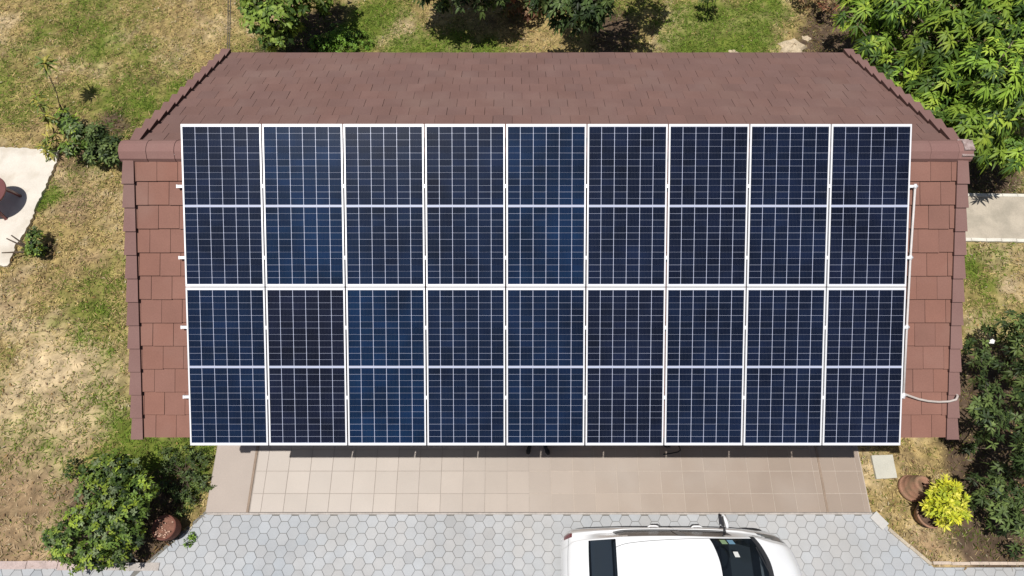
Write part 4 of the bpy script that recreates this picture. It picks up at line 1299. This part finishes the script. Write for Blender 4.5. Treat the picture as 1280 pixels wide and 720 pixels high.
def build_car(ox, oy):
    root = empty('parked_car', (ox, oy, .016))
    tag(root, 'small white hatchback parked on the hexagonal pavers in front of the house', 'car')
    # stations: x, z centre, roof half width, drop at roof edge, belt half width, belt z, max half width, bow, zlow
    S = [
        (0.00, .46, .50, .03, .62, .43, .66, .03, .24),
        (0.02, .60, .52, .03, .66, .56, .73, .05, .22),
        (0.07, .74, .54, .03, .68, .70, .78, .06, .20),
        (0.16, .88, .60, .03, .69, .83, .81, .05, .20),
        (0.40, 1.02, .625, .03, .70, .92, .825, .03, .20),
        (0.60, 1.22, .625, .05, .71, .95, .83, .02, .20),
        (0.80, 1.40, .625, .06, .715, .96, .835, .01, .20),
        (1.00, 1.455, .63, .06, .745, .955, .84, .0, .20),
        (1.40, 1.485, .635, .06, .755, .945, .84, -.02, .20),
        (1.92, 1.480, .635, .06, .755, .935, .84, -.12, .20),
        (2.40, 1.435, .63, .06, .75, .925, .84, -.30, .20),
        (2.72, 1.27, .64, .06, .745, .915, .84, -.36, .20),
        (3.03, 1.09, .655, .05, .735, .90, .835, -.40, .20),
        (3.28, .965, .665, .03, .72, .875, .83, -.42, .20),
        (3.39, .935, .66, .03, .70, .855, .82, -.42, .20),
        (3.58, .885, .60, .03, .67, .80, .81, -.42, .20),
        (3.78, .80, .56, .03, .64, .71, .79, -.42, .20),
        (3.91, .67, .53, .03, .62, .59, .76, -.40, .22),
        (3.97, .48, .51, .03, .60, .43, .71, -.38, .25),
    ]
    V_ = 10

    def sect(s_):
        x, zc, wr, dr_, wb, zb, wm, bow, zl = s_
        pts = [(0, zc), (.4 * wr, zc - .006), (.75 * wr, zc - .022), (.95 * wr, zc - dr_ * .75), (wr, zc - dr_ - .01),
               (wb, zb), (wb + (wm - wb) * .45, zb - .035), (wm, zb - max(.12, (zb - .25) * .45)), (wm - .005, (zl + .12)), (wm - .05, zl)]
        out = []
        for (y, z) in pts:
            out.append((x + bow * (abs(y) / .84) ** 2.4, y, z))
        return out
    G_ = [sect(s_) for s_ in S]
    sub_u, sub_v = 5, 4

    def cr(p0, p1, p2, p3, t):
        return tuple(.5 * ((2 * b) + (-a + c) * t + (2 * a - 5 * b + 4 * c - d) * t * t + (-a + 3 * b - 3 * c + d) * t ** 3) for a, b, c, d in zip(p0, p1, p2, p3))

    def interp(row, sub):
        out = []
        n = len(row)
        for i_ in range(n - 1):
            p0, p1, p2, p3 = row[max(i_ - 1, 0)], row[i_], row[i_ + 1], row[min(i_ + 2, n - 1)]
            for k in range(sub): out.append(cr(p0, p1, p2, p3, k / sub))
        out.append(row[-1])
        return out
    full = []
    for g in G_:
        neg = [(x, -y, z) for (x, y, z) in g[1:]][::-1]
        full.append(neg + g)            # 19 points across
    rows = [interp(r_, sub_v) for r_ in full]
    cols_ = list(zip(*rows))
    cols_ = [interp(list(c_), sub_u) for c_ in cols_]
    NU, NV = len(cols_[0]), len(cols_)
    Pt = lambda u, v: cols_[v][u]
    # classify quads.  u in station units, v signed index -9..9
    def part(u, v):
        us = (u + .5) / sub_u; vs = abs((v + .5) / sub_v - 9)
        if 4 <= us < 6 and vs < 3: return 'rear_window'
        if 10 <= us < 13 and vs < 3: return 'windscreen'
        if 13 <= us < 13.8 and vs < 4: return 'cowl'
        if 6.2 <= us < 11.8 and 4 + max(0, (7.2 - us) * .5, (us - 11) * .5) <= vs < 5: return 'side_window_' + ('a' if (v + .5) / sub_v < 9 else 'b')
        if 1.0 <= us < 2.8 and 4.8 <= vs < 6.2 - max(0, us - 2) * .5: return 'tail_' + ('a' if (v + .5) / sub_v < 9 else 'b')
        if 14.6 <= us < 16.9 and 4.6 + max(0, 15.4 - us) * .8 <= vs < 6.0: return 'head_' + ('a' if (v + .5) / sub_v < 9 else 'b')
        return 'body'
    groups = {}
    for u in range(NU - 1):
        for v in range(NV - 1):
            groups.setdefault(part(u, v), []).append((u, v))
    spec = {'body': ('body', 'paint'), 'rear_window': ('rear_window', 'glass'), 'windscreen': ('windscreen', 'glass'), 'cowl': ('cowl', 'trim'), 'side_window_a': ('side_window', 'sideglass'), 'side_window_b': ('side_window', 'sideglass'),
            'tail_a': ('tail_light', 'redlamp'), 'tail_b': ('tail_light', 'redlamp'), 'head_a': ('headlight', 'clearlamp'), 'head_b': ('headlight', 'clearlamp')}
    made = {}
    for key, quads in groups.items():
        mb = MB(); ix = {}
        for (u, v) in quads:
            f = []
            for (a, b) in ((u, v), (u + 1, v), (u + 1, v + 1), (u, v + 1)):
                if (a, b) not in ix:
                    ix[(a, b)] = len(mb.v); mb.v.append(Pt(a, b))
                f.append(ix[(a, b)])
            mb.face(f)
        if key == 'body':      # close ends and underside
            for uu in (0, NU - 1):
                f = [ix[(uu, v)] for v in range(NV)]
                mb.face(f if uu == 0 else f[::-1])
            mb.face([ix[(u, 0)] for u in range(NU)] + [ix[(u, NV - 1)] for u in range(NU - 1, -1, -1)])
        nm, mt_ = spec[key]
        made[key] = mb.build(nm, M[mt_], root, smooth=True)

    def atg(us, vs, lift=.004):
        u, v = us * sub_u, (vs + 9) * sub_v
        u0, v0 = int(min(u, NU - 2)), int(min(v, NV - 2))
        fu, fv = u - u0, v - v0
        p = [Vector(Pt(u0 + a, v0 + b)) for a, b in ((0, 0), (1, 0), (1, 1), (0, 1))]
        q = p[0] * (1 - fu) * (1 - fv) + p[1] * fu * (1 - fv) + p[2] * fu * fv + p[3] * (1 - fu) * fv
        n = (p[1] - p[0]).cross(p[3] - p[0]).normalized()
        if n.z < 0: n = -n
        return q + n * lift
    # roof gutters, hood and tailgate seams
    for s_ in (-1, 1):
        mb = MB(); mb.tube([atg(6 + k * .25, s_ * (2.0 + 1.0 * (k / 16) ** .8), .001) for k in range(17)], .0045, 6); mb.build('roof_seam', M['seam'], root)
        mb = MB(); mb.tube([atg(13.9 + k * .25, s_ * 4.6, .001) for k in range(13)], .0035, 6); mb.build('bonnet_seam', M['seam'], root)
        mb = MB(); mb.tube([atg(u_, s_ * (5.05 + 3 * t), .001) for u_, t in [(9.0, k / 8) for k in range(9)]], .003, 5); mb.build('door_seam', M['seam'], root)
        mb = MB(); mb.tube([atg(6.1 + k * .25, s_ * 5.12, .006) for k in range(24)], .008, 6); mb.build('window_trim', M['trim'], root)
        # B pillar across the side glass
        mb = MB(); a0, a1, b0, b1 = atg(8.85, s_ * 4.05, .004), atg(9.15, s_ * 4.05, .004), atg(8.85, s_ * 4.95, .006), atg(9.15, s_ * 4.95, .006)
        mb.add([a0, a1, b1, b0], [(0, 1, 2, 3), (3, 2, 1, 0)][:1]); mb.build('door_pillar', noisy('grey_pillar', (.35, .35, .36), .5, .1), root)
        for u_ in (8.3, 10.4):
            mb = MB(); q = atg(u_, s_ * 6.3, .012)
            mb.tube([q + Vector((-.09, 0, 0)), q + Vector((-.05, s_ * .018, .0)), q + Vector((.05, s_ * .018, 0)), q + Vector((.09, 0, 0))], [.008, .014, .014, .008], 8)
            mb.build('door_handle', M['paint'], root, smooth=True)
        # mirror
        mr_ = MB(); q = atg(11.75, s_ * 5.1, 0)
        mr_.tube([q, q + Vector((.0, s_ * .06, .035))], [.022, .018], 8)
        mo = mr_.build('mirror_arm', M['trim'], root)
        hs_ = MB(); cen_ = q + Vector((.01, s_ * .155, .07))
        nu, nv = 10, 14
        for a in range(nu + 1):
            th = pi * a / nu
            for b in range(nv):
                ph = 2 * pi * b / nv
                X = .048 * sin(th) * cos(ph); Z = .06 * sin(th) * sin(ph); Y = .115 * cos(th)
                if X < -.02: X = -.02
                # housing swept back towards the tip
                hs_.v.append(tuple(cen_ + Vector((X - .22 * Y * s_ * s_ * s_ * 1.0, Y, Z))))
        for a in range(nu):
            for b in range(nv):
                b2 = (b + 1) % nv
                hs_.face((a * nv + b, a * nv + b2, (a + 1) * nv + b2, (a + 1) * nv + b))
        hs_.build('mirror', M['paint'], root, smooth=True)
        gl = MB(); gl.box(cen_.x - .036, cen_.x - .028, cen_.y - .08, cen_.y + .08, cen_.z - .045, cen_.z + .045); gl.build('mirror_glass', M['trim'], mo)
    mb = MB(); mb.tube([atg(2.2, -5 + k * .5, .001) for k in range(21)], .0035, 6); mb.build('tailgate_seam', M['seam'], root)
    for (vs, dv) in ((-1.9, 1.7), (.2, 1.8)):
        mb = MB(); mb.tube([atg(13.3, vs, .012), atg(13.05, vs + .2, .014), atg(12.8, vs + dv, .012)], .008, 6); mb.build('wiper', M['trim'], root)
    # stickers on the windscreen corner next to the house (+y side)
    for (u0, u1, v0, v1, mt_) in ((10.55, 10.95, 2.25, 2.75, 'greensticker'), (11.05, 11.45, 2.25, 2.75, 'bluesticker'), (11.0, 11.3, 1.3, 1.65, 'paper')):
        mb = MB(); mb.add([atg(u0, v0, .003), atg(u1, v0, .003), atg(u1, v1, .003), atg(u0, v1, .003)], [(0, 1, 2, 3)]); mb.build('sticker', M[mt_], root)
    # the cabin seen through the glass
    cab = MB(); cab.v = [(.30, -.66, .42), (3.34, -.66, .42), (3.34, .66, .42), (.30, .66, .42), (.42, -.69, .90), (3.00, -.66, .84), (3.00, .66, .84), (.42, .69, .90)]
    for f in ((0, 1, 2, 3), (0, 4, 5, 1), (1, 5, 6, 2), (2, 6, 7, 3), (3, 7, 4, 0)): cab.face(f)
    cab.build('cabin', mat('dark_cabin', (.022, .022, .025), .8), root)
    da = MB(); da.hexa([(2.65, -.64, .60), (3.15, -.6, .60), (3.15, .6, .60), (2.65, .64, .60), (2.72, -.60, .84), (3.05, -.5, .885), (3.05, .5, .885), (2.72, .60, .84)])
    da.build('dashboard', mat('dashboard_plastic', (.10, .11, .12), .6), root)
    seatm = mat('seat_cloth', (.07, .075, .085), .9)
    for s_ in (-1, 1):
        st_ = MB(); st_.hexa([(1.75, s_ * .34 - .22, .5), (2.35, s_ * .34 - .22, .5), (2.35, s_ * .34 + .22, .5), (1.75, s_ * .34 + .22, .5), (1.75, s_ * .34 - .22, .64), (2.35, s_ * .34 - .2, .66), (2.35, s_ * .34 + .2, .66), (1.75, s_ * .34 + .22, .64)])
        st_.hexa([(1.72, s_ * .34 - .22, .645), (1.86, s_ * .34 - .22, .645), (1.86, s_ * .34 + .22, .645), (1.72, s_ * .34 + .22, .645), (1.55, s_ * .34 - .17, 1.18), (1.63, s_ * .34 - .17, 1.18), (1.63, s_ * .34 + .17, 1.18), (1.55, s_ * .34 + .17, 1.18)])
        st_.build('front_seat', seatm, root)
    rs = MB(); rs.hexa([(.95, -.6, .5), (1.35, -.6, .5), (1.35, .6, .5), (.95, .6, .5), (.80, -.58, 1.10), (.92, -.58, 1.10), (.92, .58, 1.10), (.80, .58, 1.10)]); rs.build('rear_seat', seatm, root)
    sh = MB(); sh.box(.45, .79, -.62, .62, .93, .945); sh.build('parcel_shelf', mat('parcel_shelf_felt', (.22, .24, .29), .9), root)  # pale bluish shelf colour stands for the reflection in the rear window
    sw = MB(); sw.tube([(2.60 + .06 * sin(2 * pi * k / 20), .34 + .17 * cos(2 * pi * k / 20), .86 + .16 * sin(2 * pi * k / 20)) for k in range(21)], .013, 6); sw.build('steering_wheel', M['trim'], root, smooth=True)
    for x in (.72, 3.20):
        for s_ in (-1, 1):
            w = MB()
            w.tube([(x, s_ * .66, .285), (x, s_ * .70, .285), (x, s_ * .80, .285), (x, s_ * .825, .285)], [.26, .285, .285, .26], 32)
            wo_ = w.build('wheel', M['tyre'], root, smooth=False)
            rm = MB(); rm.tube([(x, s_ * .80, .285), (x, s_ * .832, .285)], [.19, .17], 24); rm.build('rim', M['chrome'], wo_)
    return root


build_car(.345, -5.60)
print('faces', sum(len(m.polygons) for m in bpy.data.meshes))
